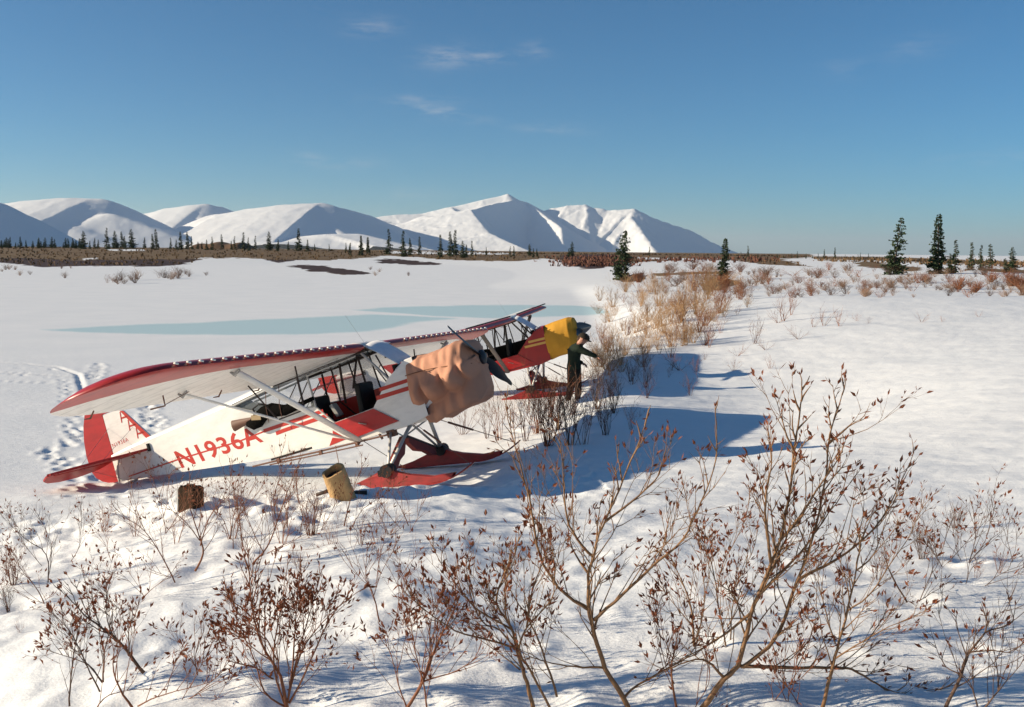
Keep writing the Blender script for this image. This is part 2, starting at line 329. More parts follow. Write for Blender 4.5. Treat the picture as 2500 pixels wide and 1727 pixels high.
# ------------------------------------------------------------------ where the plants root (their stems press hollows into the snow)
def TA(x, y): return (800 + x / 2.568, 1150 + y / 2.568)
def TB(x, y): return (1600 + x / 2.5456, 1100 + y / 2.5456)
def TC(x, y): return (x / 2.5456, 1100 + y / 2.5456)
HERO = [
 # label, transform, leafiness, base radius, stems
 ('tall birch shrub with pale trunk forking into three long limbs at bottom centre', TA, 0.45, 0.0150, [
  [(1890, 1500), (1840, 1400), (1740, 1240), (1690, 1080), (1650, 940), (1635, 860), (1635, 740), (1632, 640), (1665, 540), (1690, 430), (1735, 320), (1830, 110), (1900, -60), (1960, -200), (2000, -330)],
  [(1630, 870), (1500, 780), (1420, 690), (1330, 530), (1290, 330), (1260, 160), (1215, 0), (1180, -150), (1130, -330), (1120, -460)],
  [(1670, 940), (1800, 820), (1960, 670), (2100, 540), (2230, 430), (2311, 260), (2400, 60), (2440, -150), (2430, -400)],
  [(1665, 540), (1560, 420), (1500, 300), (1480, 100), (1470, -100), (1440, -300)],
  [(1735, 320), (1900, 200), (2050, 60), (2110, -60), (2170, -230)],
  [(1632, 640), (1560, 540), (1510, 400), (1515, 250)],
  [(1860, 1420), (1950, 1340), (2200, 1200), (2330, 1130), (2480, 1030)],
  [(1725, 1235), (1600, 1230), (1450, 1215), (1330, 1180), (1210, 1120)]]),
 ('many-stemmed tangled birch shrub growing just beside the pale forked trunk', TA, 0.9, 0.0120, [
  [(1290, 1500), (1250, 1330), (1210, 1200), (1180, 1090), (1150, 980), (1060, 830), (1080, 720), (1130, 600), (1180, 500), (1200, 380)],
  [(1400, 1500), (1270, 1250), (1200, 1130), (1250, 980), (1400, 810), (1420, 690), (1440, 560), (1500, 400)],
  [(1440, 1420), (1370, 1200), (1300, 1020), (1230, 880), (1150, 760), (1110, 640), (1120, 480)],
  [(1190, 1110), (1000, 1060), (800, 1000), (650, 900), (530, 800), (480, 690)],
  [(1160, 1000), (930, 860), (800, 700), (720, 590), (640, 440)],
  [(1250, 980), (1270, 800), (1320, 650), (1360, 520), (1340, 380)],
  [(1180, 1120), (1080, 1000), (960, 940), (900, 780), (860, 620), (900, 470)],
  [(1210, 1250), (1100, 1160), (960, 1060), (880, 960)]]),
 ('reddish leafy shrub with fanned stems left of the tangled birch', TA, 0.9, 0.0100, [
  [(490, 1500), (600, 1310), (680, 1100), (740, 980), (790, 860), (800, 720)],
  [(620, 1500), (600, 1310), (550, 1150), (530, 1000), (510, 900)],
  [(600, 1320), (760, 1270), (900, 1200), (960, 1100)],
  [(560, 1400), (640, 1180), (640, 1000), (660, 860), (640, 700)],
  [(500, 1490), (440, 1330), (400, 1150), (330, 1050)]]),
 ('dense shrub thick with curled brown leaves, front row, left of centre', TC, 1.3, 0.0120, [
  [(1780, 1600), (1740, 1400), (1620, 1180), (1560, 940), (1545, 640)],
  [(1780, 1600), (1840, 1300), (1900, 1100), (1960, 900), (2000, 740)],
  [(1770, 1590), (1640, 1500), (1580, 1300), (1480, 1080), (1400, 840)],
  [(1800, 1570), (1900, 1380), (2000, 1150), (2100, 980), (2270, 850)],
  [(1780, 1600), (1700, 1350), (1720, 1100), (1760, 900), (1790, 680)],
  [(1790, 1570), (1830, 1200), (1850, 900), (1870, 700)],
  [(1700, 1420), (1560, 1340), (1430, 1310), (1360, 1180)],
  [(1820, 1400), (1900, 1200), (2050, 1020), (2150, 940)],
  [(1720, 1300), (1640, 1150), (1480, 1010), (1440, 900)]]),
 ('leaning dark-stemmed shrub with clustered brown leaves in a shaded snow hollow', TC, 0.9, 0.0120, [
  [(890, 1385), (800, 1260), (700, 1150), (600, 1080), (520, 1020), (450, 940), (375, 860)],
  [(620, 1500), (560, 1380), (480, 1200), (400, 1080), (320, 1010)],
  [(430, 1590), (440, 1400), (470, 1200), (500, 1080), (580, 950)],
  [(640, 1440), (650, 1250), (700, 1080), (760, 960)],
  [(800, 1260), (800, 1120), (790, 1050)], [(700, 1150), (660, 1000), (680, 830)], [(560, 1050), (540, 900), (515, 740)],
  [(640, 1440), (540, 1330), (420, 1280), (260, 1230)]]),
 ('low snow-pressed runner twig with curled leaves along the bottom edge', TC, 1.0, 0.0090, [
  [(820, 1600), (740, 1470), (700, 1330), (720, 1200)],
  [(860, 1590), (980, 1530), (1150, 1480), (1300, 1440), (1380, 1380)],
  [(1040, 1600), (1200, 1530), (1330, 1420), (1420, 1320)],
  [(600, 1600), (680, 1520), (840, 1490), (920, 1480)]]),
 ('small twiggy sprig standing alone between the two leafy front shrubs', TC, 0.7, 0.0050, [
  [(1225, 1395), (1210, 1290), (1240, 1180)], [(1225, 1395), (1290, 1260), (1340, 1150)], [(1220, 1350), (1180, 1290), (1150, 1270)]]),
 ('large forked shrub with two thick tan stems rising at lower right', TB, 0.8, 0.0170, [
  [(290, 1610), (430, 1420), (510, 1340), (560, 1170), (600, 1000), (640, 900), (720, 700), (770, 560), (830, 300), (860, 0), (890, -160), (910, -330), (905, -470)],
  [(540, 1350), (700, 1220), (800, 1060), (850, 900), (890, 790), (960, 600), (1020, 380), (1060, 150), (1075, -40), (1110, -200), (1160, -330), (1175, -440)],
  [(890, 800), (1050, 720), (1250, 590), (1400, 430), (1500, 250), (1610, 10)],
  [(640, 900), (760, 780), (900, 640), (1000, 500), (1120, 330), (1250, 150)],
  [(770, 560), (900, 420), (1000, 250), (1130, 60), (1180, -60)],
  [(720, 700), (700, 540), (680, 380), (700, 200), (720, 60), (700, -120)],
  [(430, 1420), (300, 1300), (150, 1330), (-20, 1420)],
  [(530, 1340), (900, 1352), (1120, 1350), (1220, 1360), (1340, 1430), (1480, 1500), (1700, 1500), (1850, 1460)],
  [(600, 1010), (420, 1150), (260, 1250), (120, 1330)],
  [(860, 0), (800, -130), (790, -260)], [(1075, -40), (1200, -150), (1290, -190)]]),
 ('slender upright shrub with dark stem to the right of the two thick tan stems', TB, 0.7, 0.0110, [
  [(1040, 1610), (1090, 1380), (1130, 1240), (1180, 1050), (1210, 900), (1250, 750), (1280, 560), (1320, 430)],
  [(1120, 1290), (1250, 1210), (1400, 1120), (1560, 1050), (1690, 990)],
  [(1120, 1200), (1060, 1010), (1020, 850), (1000, 680)],
  [(1190, 1000), (1330, 900), (1450, 720), (1560, 560), (1650, 380), (1740, 260)],
  [(1230, 840), (1190, 700), (1170, 590)], [(1250, 750), (1360, 640), (1420, 480), (1480, 360)]]),
 ('bare dark crooked shrub at the lower right corner', TB, 0.25, 0.0110, [
  [(1800, 1610), (1900, 1400), (1950, 1260), (2050, 1130), (2060, 1070), (2040, 1010)],
  [(2050, 1130), (2200, 1080), (2230, 1010), (2240, 960)], [(1955, 1255), (2090, 1240), (2210, 1255), (2280, 1200)],
  [(2040, 1600), (2130, 1500), (2200, 1420), (2290, 1300)], [(1900, 1400), (1800, 1340), (1780, 1280)], [(2000, 1590), (1960, 1450), (1900, 1380)],
  [(2130, 1500), (2120, 1330), (2080, 1160)]]),
 ('bushy brown-leaved shrub left of the two thick tan stems', TB, 1.1, 0.0090, [
  [(240, 1220), (230, 1050), (200, 900), (120, 720), (60, 560)], [(440, 1215), (390, 950), (370, 800), (330, 650), (240, 520), (200, 350), (160, 150)],
  [(380, 900), (420, 700), (500, 560), (560, 420), (590, 250)], [(240, 1200), (300, 1000), (300, 800), (280, 600), (300, 440)],
  [(470, 1180), (480, 980), (520, 800), (600, 640), (640, 480)], [(235, 1100), (140, 980), (60, 880), (10, 760)], [(450, 1100), (560, 900), (640, 760)]]),
 ('thicket of spindly twigs low in front of the bushy shrub, bottom edge', TB, 0.9, 0.0070, [
  [(130, 1610), (100, 1350), (130, 1200), (120, 1080)], [(120, 1450), (50, 1300), (20, 1080), (0, 960)], [(240, 1610), (330, 1450), (340, 1300)],
  [(700, 1610), (800, 1480), (900, 1420), (1040, 1290)], [(820, 1610), (840, 1440), (890, 1280)], [(900, 1600), (760, 1380), (640, 1330)]]),
 ('rounded shrub of fine dark twigs in a snow hollow at far right', TB, 0.5, 0.0070, [
  [(1565, 945), (1480, 800), (1440, 700), (1420, 560)], [(1640, 940), (1700, 800), (1760, 700), (1800, 560), (1860, 380)],
  [(1780, 720), (1700, 600), (1660, 560)], [(1950, 700), (2050, 560), (2110, 340)], [(1950, 700), (1990, 540), (1970, 340)], [(1900, 690), (1860, 560), (1900, 400)],
  [(2220, 690), (2190, 560), (2200, 440)], [(1930, 830), (1960, 740), (1980, 720)], [(2040, 850), (2160, 760), (2290, 710)], [(1640, 935), (1760, 860), (1850, 800)],
  [(1820, 700), (1940, 560), (2040, 450)]]),
]
MIDH = [
 ('thick-based twisted bare shrub in front of the fuselage lettering', TC, 0.5, 0.0110, [
  [(1215, 750), (1265, 640), (1240, 540), (1195, 400), (1170, 300), (1180, 180)], [(1245, 590), (1300, 420), (1400, 300), (1500, 200)], [(1240, 560), (1130, 420), (1000, 330)]]),
 ('thin bare shrub with two long leaning stems below the dark can', TC, 0.5, 0.0070, [
  [(1090, 820), (1000, 650), (900, 500), (760, 400), (700, 340)], [(1060, 790), (940, 740)], [(900, 500), (860, 420), (800, 300)], [(1030, 515), (1010, 380), (960, 200), (900, 60)], [(1030, 515), (1120, 380), (1150, 250)]]),
 ('tall slim birch stems between the can and the tan bucket', TC, 0.5, 0.0090, [
  [(1570, 705), (1660, 600), (1720, 450), (1790, 250), (1850, 100), (1870, 0)], [(1660, 640), (1780, 580), (1900, 520)], [(1510, 600), (1480, 400), (1450, 200), (1430, 60)], [(1640, 640), (1560, 480), (1520, 330), (1600, 200)],
  [(1720, 450), (1700, 300), (1750, 120), (1740, -20)], [(1450, 610), (1460, 450), (1560, 320), (1640, 210)]]),
 ('spreading bare shrub just right of the tan bucket', TC, 0.4, 0.0080, [
  [(2140, 470), (2170, 330), (2210, 200), (2270, 60)], [(2190, 470), (2260, 360), (2380, 280), (2520, 170)], [(1860, 515), (1880, 400), (1850, 280), (1840, 130)], [(2000, 480), (2060, 380), (2100, 300)]]),
 ('pale purplish shrub of long bare twigs at the left edge', TC, 0.35, 0.0070, [
  [(300, 820), (290, 650), (160, 550), (60, 460), (0, 390)], [(260, 715), (180, 620), (100, 480), (60, 340)], [(440, 690), (490, 600), (505, 450), (500, 330)], [(300, 800), (320, 600), (250, 430), (220, 380)]]),
 ('small leafy shrub below the pale purplish twigs at the left edge', TC, 0.9, 0.0070, [
  [(290, 995), (240, 880), (150, 760), (40, 610)], [(270, 950), (180, 920), (120, 890)], [(280, 930), (320, 900)], [(-40, 860), (40, 800), (20, 740), (100, 790)], [(60, 1000), (20, 930), (-40, 900)]]),
 ('lone sprig with a few brown leaves beside a snow drift', TC, 0.9, 0.0045, [
  [(895, 910), (960, 850), (1050, 790)], [(895, 910), (870, 860), (860, 800)], [(690, 690), (650, 580), (610, 510)]]),
 ('open twiggy shrub on the lit snow below the airplane shadow', TA, 0.7, 0.0060, [
  [(325, 950), (290, 780), (240, 650), (250, 470)], [(290, 780), (330, 650), (400, 520), (440, 430)], [(420, 960), (470, 800), (520, 700)], [(270, 740), (180, 640), (110, 520)], [(470, 830), (440, 700), (460, 590)]]),
 ('low twigs half in the airplane shadow at its front edge', TA, 0.2, 0.0060, [
  [(510, 350), (450, 220), (390, 130)], [(460, 365), (370, 260), (330, 180)], [(310, 410), (280, 280), (340, 210)], [(510, 395), (560, 300), (600, 160)]]),
]
def hero_base(T, stems):
    b = [max(s, key=lambda p: p[1])[:] for s in stems]
    y0 = max(p[1] for p in b)
    p = [q for q in b if q[1] == y0][0]
    return T(*p)
for lab, T, lf, r0, stems in HERO + MIDH:
    hb = hit(*hero_base(T, stems)); DENTS.append((hb.x + .04, hb.y + .04, 0.13, 0.030))
    for s in stems:
        u, v = T(*s[0])
        if s[0][1] > s[-1][1] and v > 1250:
            hh = hit(u, v)
            if abs(hh.y - hb.y) > 0.35: DENTS.append((hh.x + .03, hh.y + .03, 0.09, 0.018))
# ski ruts, old tracks and footprints on the lake snow, left of the tail
def trk(pts, hw, dep): TRACKS.append(([tuple(hit(u, v).xy) for u, v in pts], hw, dep))
def steps(pts, gap, rad, dep):
    P = [hit(u, v) for u, v in pts]; k = 0
    for p, q in zip(P[:-1], P[1:]):
        d = q - p; n_ = max(1, int(d.length / gap)); e = Vector((-d.y, d.x, 0)).normalized()
        for i in range(n_):
            c = p + d * (i / n_) + e * (.09 if k % 2 else -.09) * rng.uniform(.4, 1.3); k += 1
            DENTS.append((c.x + rng.uniform(-.05, .05), c.y + rng.uniform(-.05, .05), rad * rng.uniform(.75, 1.3), dep * rng.uniform(.6, 1.2)))
steps([(246, 890), (226, 927)], .26, .12, .07)
steps([(190, 1000), (176, 1040), (163, 1092)], .40, .09, .06)
steps([(210, 1052), (186, 1075), (150, 1092), (110, 1108)], .22, .10, .06)
steps([(110, 1108), (150, 1125), (172, 1152)], .30, .10, .06)
steps([(358, 985), (366, 1015), (378, 1040), (398, 1070)], .22, .11, .07)
steps([(225, 1150), (240, 1165), (210, 1180)], .30, .10, .06)
trk([(-40, 884), (60, 889), (140, 898), (190, 915), (200, 945), (215, 990)], 0.08, 0.035)
trk([(-40, 908), (70, 914), (160, 920), (220, 924)], 0.07, 0.035)
trk([(-40, 930), (100, 935), (190, 936)], 0.06, 0.025)
steps([(160, 930), (160, 960), (158, 985)], .4, .09, .05)
for k in range(14):
    u, v = rng.uniform(20, 220), rng.choice([902, 918, 923]) + rng.uniform(-4, 4); p = hit(u, v); DENTS.append((p.x, p.y, 0.07, 0.04))
for k in range(10):
    p = hit(230 + k * 9 + rng.uniform(-6, 6), 1100 + rng.uniform(-10, 25)); DENTS.append((p.x, p.y, 0.13, 0.07))
for k in range(30):
    p = hit(rng.uniform(160, 420), rng.uniform(1165, 1215)); DENTS.append((p.x, p.y, 0.11, 0.05))
for k in range(40):
    p = hit(rng.uniform(1230, 1480), rng.uniform(985, 1060)); DENTS.append((p.x, p.y, rng.uniform(.07, .12), 0.05))
for k in range(46):
    p = hit(rng.uniform(380, 930), rng.uniform(1222, 1275)); DENTS.append((p.x, p.y, rng.uniform(.06, .11), 0.045))
# drifts of snow pushed against the skis (negative dents)
for u, v in ((905, 1206), (1000, 1196), (1090, 1185), (880, 1212), (1010, 1158), (1100, 1152), (1170, 1146)):
    p = hit(u, v); DENTS.append((p.x, p.y - .05, 0.10, -0.02))

# ------------------------------------------------------------------ ground sheet
def project(P):
    d = np.stack([P[:, 0], P[:, 1], P[:, 2] - CAMZ], 1)
    z = d @ np.array(_f); z = np.where(z < 0.1, 0.1, z)
    return CX + F_PX * (d @ np.array(_r)) / z, CY - F_PX * (d @ np.array(_u)) / z
def inpoly(u, v, poly):
    r = np.zeros(u.shape, bool); n = len(poly)
    for i in range(n):
        x1, y1 = poly[i]; x2, y2 = poly[(i + 1) % n]
        if y1 == y2: continue
        c = ((y1 > v) != (y2 > v)) & (u < (x2 - x1) * (v - y1) / (y2 - y1) + x1); r ^= c
    return r
HEATH = [
 [(-900, 560), (-900, 645), (0, 641), (113, 653), (210, 650), (374, 651), (440, 646), (479, 642), (483, 631), (560, 630), (623, 631), (685, 642), (720, 636), (860, 633), (947, 625), (1103, 635), (1232, 639), (1340, 632), (1380, 640), (1400, 650), (1430, 658), (1470, 657), (1496, 650), (1543, 642), (1650, 636), (1750, 632), (1872, 646), (1985, 652), (1940, 641), (1900, 633), (1980, 629), (1985, 560)],
 [(700, 651), (740, 647), (800, 651), (895, 664), (908, 670), (850, 671), (760, 664)],
 [(916, 636), (940, 632), (985, 635), (1060, 642), (1066, 647), (1000, 647), (930, 643)],
 [(1495, 688), (1520, 674), (1585, 666), (1572, 680), (1530, 690)],
 [(1705, 692), (1760, 680), (1805, 690), (1765, 711), (1725, 708)],
 [(2085, 641), (2130, 638), (2270, 659), (2200, 663), (2100, 651)], [(1600, 668), (1780, 662), (1790, 666), (1610, 674)], [(2050, 628), (2120, 628), (2120, 636), (2060, 635)], [(1985, 626), (2140, 627), (2290, 632), (2400, 637), (2520, 641), (2520, 649), (2400, 646), (2250, 641), (2100, 635), (1990, 633)], [(2400, 655), (2520, 660), (2520, 668), (2420, 664)]]
SNOWGAP = [[(940, 613), (1230, 617), (1262, 621), (1100, 622), (960, 619)], [(262, 609), (350, 609), (352, 613), (270, 613)], [(200, 632), (236, 628), (236, 632), (200, 636)], [(1560, 628), (1700, 632), (1700, 636), (1560, 633)]]
DARK_HEATH = [[(-900, 632), (60, 631), (200, 636), (330, 634), (480, 634), (490, 650), (380, 656), (200, 656), (100, 658), (-900, 650)], [(640, 636), (720, 634), (900, 640), (910, 674), (700, 660)], [(910, 630), (1070, 640), (1070, 650), (910, 646)], [(1370, 622), (1500, 622), (1500, 662), (1380, 650)], [(1490, 660), (1590, 660), (1590, 692), (1490, 692)]]  # stretches of heath coloured a darker brown
# blue-grey patches of wet ice on the frozen lake
ICE = [[(104, 806), (200, 800), (330, 793), (480, 788), (640, 780), (760, 776), (900, 768), (1000, 772), (1120, 778), (1010, 786), (950, 800), (900, 810), (760, 816), (560, 818), (360, 816), (200, 811)],
       [(864, 758), (930, 752), (1030, 748), (1150, 746), (1300, 745), (1400, 746), (1470, 752), (1490, 764), (1440, 770), (1330, 774), (1180, 777), (1060, 772), (960, 764)]]
def build_ground():
    ang = np.concatenate([np.linspace(-33, 33, 561)[:-1], np.linspace(33, 327, 75)[:-1]])
    ang = np.radians(ang)
    rad = np.concatenate([[0.25, 0.7, 1.2, 1.6], np.geomspace(2.0, 40, 470), np.geomspace(40, 700, 275)[1:], np.geomspace(700, 60000, 34)[1:]])
    A, Q = np.meshgrid(ang, rad)
    x = (Q * np.sin(A)); y = Q * np.cos(A)
    z = ground_h(x, y)
    far = Q > 1500
    z = np.where(far, z - 0, z)
    n, m = A.shape
    v = np.stack([x.ravel(), y.ravel(), z.ravel()], 1)
    i = np.arange(n - 1)[:, None] * m; j = np.arange(m)[None, :]; k = (j + 1) % m
    q = np.stack([i + j, i + m + j, i + m + k, i + k], -1).reshape(-1, 4)[:, ::-1]
    c = len(v); v = np.concatenate([v, [[0, 0, z[0].mean()]]])
    fan = np.stack([np.full(m, c), np.arange(m), (np.arange(m) + 1) % m], 1)[:, ::-1]
    me = bpy.data.meshes.new('snow_ground')
    me.vertices.add(len(v)); me.vertices.foreach_set('co', v.ravel())
    nl = q.size + fan.size; me.loops.add(nl)
    me.loops.foreach_set('vertex_index', np.concatenate([q.ravel(), fan.ravel()]).astype(np.int32))
    me.polygons.add(len(q) + len(fan))
    ls = np.concatenate([np.arange(len(q)) * 4, len(q) * 4 + np.arange(len(fan)) * 3]).astype(np.int32)
    me.polygons.foreach_set('loop_start', ls)
    me.polygons.foreach_set('use_smooth', np.ones(len(ls), bool)); me.update(); me.validate()
    uu, vv = project(v)
    yw = v[:, 1]
    jit = fbm(v[:, 0] / 14, v[:, 1] / 30, 4, .6); jit2 = fbm(v[:, 0] / 6 + 9, v[:, 1] / 12, 3, .6)
    u2 = uu + jit * 26; v2 = vv + jit2 * 3.0
    hm = np.zeros(len(v)); dark_heath = np.zeros(len(v))
    for p in HEATH: hm = np.maximum(hm, inpoly(u2, v2, p))
    for p in SNOWGAP: hm = np.where(inpoly(uu, vv + jit2 * 1.5, p), 0, hm)
    for p in DARK_HEATH: dark_heath = np.maximum(dark_heath, inpoly(u2, v2, p))
    ok = (yw > 55); hm = hm * ok
    # outside the frame the tundra carries on as patches of heath and snow
    out = (np.abs(np.arctan2(v[:, 0], v[:, 1])) > R(29.5)) & (np.hypot(v[:, 0], v[:, 1]) > 180)
    hm = np.where(out, (fbm(v[:, 0] / 90, v[:, 1] / 90, 3) > -0.02), hm)
    ice = np.zeros(len(v)); j3 = fbm(v[:, 0] / 2.0, v[:, 1] / 5.0, 3, .5); j4 = noise2(v[:, 0] / 9 + 4, v[:, 1] / 9)
    for p in ICE:
        for k_ in range(7): ice += inpoly(uu + j3 * 9 + j4 * 14 + (k_ - 3) * 2.5, vv + j3 * 1.4 + (k_ - 3) * .45, p) / 7.0
    ice = np.clip(ice, 0, 1) * (yw > 35) * (yw < 110)
    for nm, arr in (('heath', hm), ('dark_heath', dark_heath * ok), ('ice', ice)):
        at = me.attributes.new(nm, 'FLOAT', 'POINT'); at.data.foreach_set('value', arr.astype(np.float32))
    return me
gm = bpy.data.materials.new('snow_and_heath'); gm.use_nodes = True
n, l = gm.node_tree.nodes, gm.node_tree.links
b = n['Principled BSDF']
tc = n.new('ShaderNodeTexCoord'); geo = n.new('ShaderNodeNewGeometry')
def NZ(scale, det=5, rough=0.55, vec=None):
    k = n.new('ShaderNodeTexNoise'); k.inputs['Scale'].default_value = scale; k.inputs['Detail'].default_value = det; k.inputs['Roughness'].default_value = rough
    l.new(vec or geo.outputs['Position'], k.inputs['Vector']); return k
def RAMP(src, stops):
    k = n.new('ShaderNodeValToRGB'); l.new(src, k.inputs[0])
    while len(k.color_ramp.elements) < len(stops): k.color_ramp.elements.new(0.5)
    for e, (p, c) in zip(k.color_ramp.elements, stops): e.position = p; e.color = (*c, 1)
    return k
def MIX(f, a, c):
    k = n.new('ShaderNodeMixRGB'); l.new(f, k.inputs[0])
    for s, q in ((a, 1), (c, 2)):
        if isinstance(s, tuple): k.inputs[q].default_value = (*s, 1)
        else: l.new(s, k.inputs[q])
    return k
ha = n.new('ShaderNodeAttribute'); ha.attribute_name = 'heath'; wa = n.new('ShaderNodeAttribute'); wa.attribute_name = 'dark_heath'
snowc = RAMP(NZ(0.35).outputs['Fac'], [(0.3, (0.80, 0.81, 0.82)), (0.7, (0.86, 0.86, 0.86))])
hc = RAMP(NZ(0.10, 8, 0.7).outputs['Fac'], [(0.25, (0.085, 0.048, 0.022)), (0.45, (0.16, 0.095, 0.040)), (0.6, (0.20, 0.13, 0.055)), (0.8, (0.12, 0.062, 0.030))])
wc = RAMP(NZ(0.15, 8, 0.7).outputs['Fac'], [(0.3, (0.030, 0.014, 0.010)), (0.7, (0.075, 0.034, 0.020))])
hw = MIX(wa.outputs['Fac'], hc.outputs[0], wc.outputs[0])
allc = MIX(ha.outputs['Fac'], snowc.outputs[0], hw.outputs[0])
ia = n.new('ShaderNodeAttribute'); ia.attribute_name = 'ice'
icec = MIX(ia.outputs['Fac'], allc.outputs[0], (0.50, 0.66, 0.70))
l.new(icec.outputs[0], b.inputs['Base Color'])
b.inputs['Roughness'].default_value = 0.75; b.inputs['Specular IOR Level'].default_value = 0.25
mp = n.new('ShaderNodeMapping'); mp.inputs['Scale'].default_value = (1.0, 2.2, 1.0); l.new(geo.outputs['Position'], mp.inputs['Vector'])
b1 = n.new('ShaderNodeBump'); b1.inputs['Strength'].default_value = 0.36; b1.inputs['Distance'].default_value = 0.055
l.new(NZ(3.4, 9, 0.66, mp.outputs[0]).outputs['Fac'], b1.inputs['Height'])
b2 = n.new('ShaderNodeBump'); b2.inputs['Strength'].default_value = 0.35; b2.inputs['Distance'].default_value = 0.012
l.new(NZ(45.0, 6, 0.6).outputs['Fac'], b2.inputs['Height']); l.new(b1.outputs[0], b2.inputs['Normal']); l.new(b2.outputs[0], b.inputs['Normal'])
ground = link('snow_ground', build_ground()); ground.data.materials.append(gm); tag(ground, kind='structure')

# ------------------------------------------------------------------ mountains
sm = bpy.data.materials.new('mountain_snow'); sm.use_nodes = True
n, l = sm.node_tree.nodes, sm.node_tree.links
b = n['Principled BSDF']; geo = n.new('ShaderNodeNewGeometry')
sx = n.new('ShaderNodeSeparateXYZ'); l.new(geo.outputs['Normal'], sx.inputs[0])
mp = n.new('ShaderNodeMapping'); mp.inputs['Scale'].default_value = (1, 1, 0.25); l.new(geo.outputs['Position'], mp.inputs['Vector'])
st = n.new('ShaderNodeMath'); st.operation = 'MULTIPLY_ADD'; st.inputs[1].default_value = 0.46; l.new(NZ(0.006, 9, 0.68, mp.outputs[0]).outputs['Fac'], st.inputs[0])
l.new(sx.outputs[2], st.inputs[2])
rc = RAMP(st.outputs[0], [(0.80, (0.09, 0.085, 0.085)), (0.87, (0.82, 0.82, 0.83))])
l.new(rc.outputs[0], b.inputs['Base Color']); b.inputs['Roughness'].default_value = 0.8; b.inputs['Specular IOR Level'].default_value = 0.2
bp = n.new('ShaderNodeBump'); bp.inputs['Strength'].default_value = 0.4; bp.inputs['Distance'].default_value = 9
l.new(NZ(0.008, 8, 0.6).outputs['Fac'], bp.inputs['Height']); l.new(bp.outputs[0], b.inputs['Normal'])
def ridge_h(x, y, ridges):
    h = np.full(x.shape, -60.0)
    for pts, sl, sr, soft in ridges:
        se = max(sl, sr, .60)
        P = [W(u, v, D * 1000) for u, v, D in pts]
        best = np.full(x.shape, -1e9)
        for si, (a, c) in enumerate(zip(P[:-1], P[1:])):
            dx, dy = c.x - a.x, c.y - a.y; L2 = dx * dx + dy * dy
            tu = ((x - a.x) * dx + (y - a.y) * dy) / L2; t = np.clip(tu, 0, 1)
            ex, ey = x - a.x - t * dx, y - a.y - t * dy
            dist = np.hypot(ex, ey); side = dx * ey - dy * ex
            s = np.where(side > 0, sl, sr)
            if len(pts) > 2:
                ov = np.clip((tu - 1) * math.sqrt(L2) / np.maximum(dist, 1.0), 0, 1)
                if si: ov = np.maximum(ov, np.clip(-tu * math.sqrt(L2) / np.maximum(dist, 1.0), 0, 1))
                s = s + np.maximum(se - s, 0) * ov ** .7
            best = np.maximum(best, a.z + (c.z - a.z) * t - s * (np.sqrt(dist ** 2 + soft ** 2) - soft))
        k = 9.0
        h = np.where(np.abs(h - best) < 4 * k, np.maximum(h, best) + k * np.log1p(np.exp(-np.abs(h - best) / k)), np.maximum(h, best))
    return h
def mountain(u0, u1, D0, D1, ridges, label, nu=330, nd=150, rough=1.0):
    D = np.linspace(D0, D1, nd) * 1000; U = np.linspace(u0, u1, nu)
    x = np.array([[XatY(u, 1.0) * d for u in U] for d in D]); y = np.repeat(D[:, None], nu, 1)
    h = ridge_h(x, y, ridges)
    h = h + rough * (9 * fbm(x / 1100, y / 1100, 4, .45) - 8 * np.abs(fbm(x / 340, y / 420, 5, .55)))
    ed = 5 + np.minimum(np.arange(nu), np.arange(nu)[::-1])[None, :] / 8.0
    h = np.where(ed < 1, np.minimum(h, -40 + ed * 60), h)
    me = bpy.data.meshes.new('mountain'); v = np.stack([x.ravel(), y.ravel(), h.ravel()], 1)
    i = np.arange(nd - 1)[:, None] * nu; j = np.arange(nu - 1)[None]
    q = np.stack([i + j, i + j + 1, i + nu + j + 1, i + nu + j], -1).reshape(-1, 4)
    me.from_pydata(v.tolist(), [], q.tolist()); me.polygons.foreach_set('use_smooth', np.ones(len(q), bool)); me.materials.append(sm); me.update()
    tag(link('mountain', me), label, kind='structure')
mountain(-900, 700, 3.2, 6.5, [([(-700, 330, 4.6), (-300, 395, 4.8), (0, 495, 5.0), (60, 524, 5.0), (120, 556, 5.0), (190, 592, 5.0), (260, 622, 5.0)], 0.45, 0.55, 30)], 'dark blue shaded mountain flank at the far left', 160, 120, 0.5)
mountain(-400, 900, 6.0, 11.5, [
  ([(-60, 530, 8.2), (30, 497, 8.2), (80, 489, 8.2), (130, 485, 8.2), (190, 483, 8.2), (240, 487, 8.2)], 0.35, 0.25, 200),
  ([(240, 487, 8.2), (290, 500, 8.5), (340, 523, 8.9), (400, 556, 9.4), (450, 583, 9.8), (540, 612, 10.3)], 0.30, 0.50, 60),
  ([(140, 487, 8.1), (104, 502, 7.9), (88, 530, 7.6), (100, 560, 7.3)], 0.34, 0.36, 60),
  ([(180, 550, 7.4), (260, 522, 7.7)], 0.3, 0.3, 80)], 'broad rounded snow dome at left')
mountain(100, 900, 9.5, 13.5, [
  ([(320, 535, 11), (360, 522, 11), (410, 510, 11), (470, 501, 11), (500, 500, 11)], 0.35, 0.30, 120),
  ([(500, 500, 11), (535, 504, 11.4), (575, 520, 11.8), (640, 545, 12.3)], 0.35, 0.50, 60),
  ([(505, 500, 11), (490, 530, 10.5)], 0.30, 0.5, 40), ([(408, 511, 11), (420, 535, 10.5)], 0.25, 0.5, 40)], 'small snowy summit behind the left dome', 150, 100)
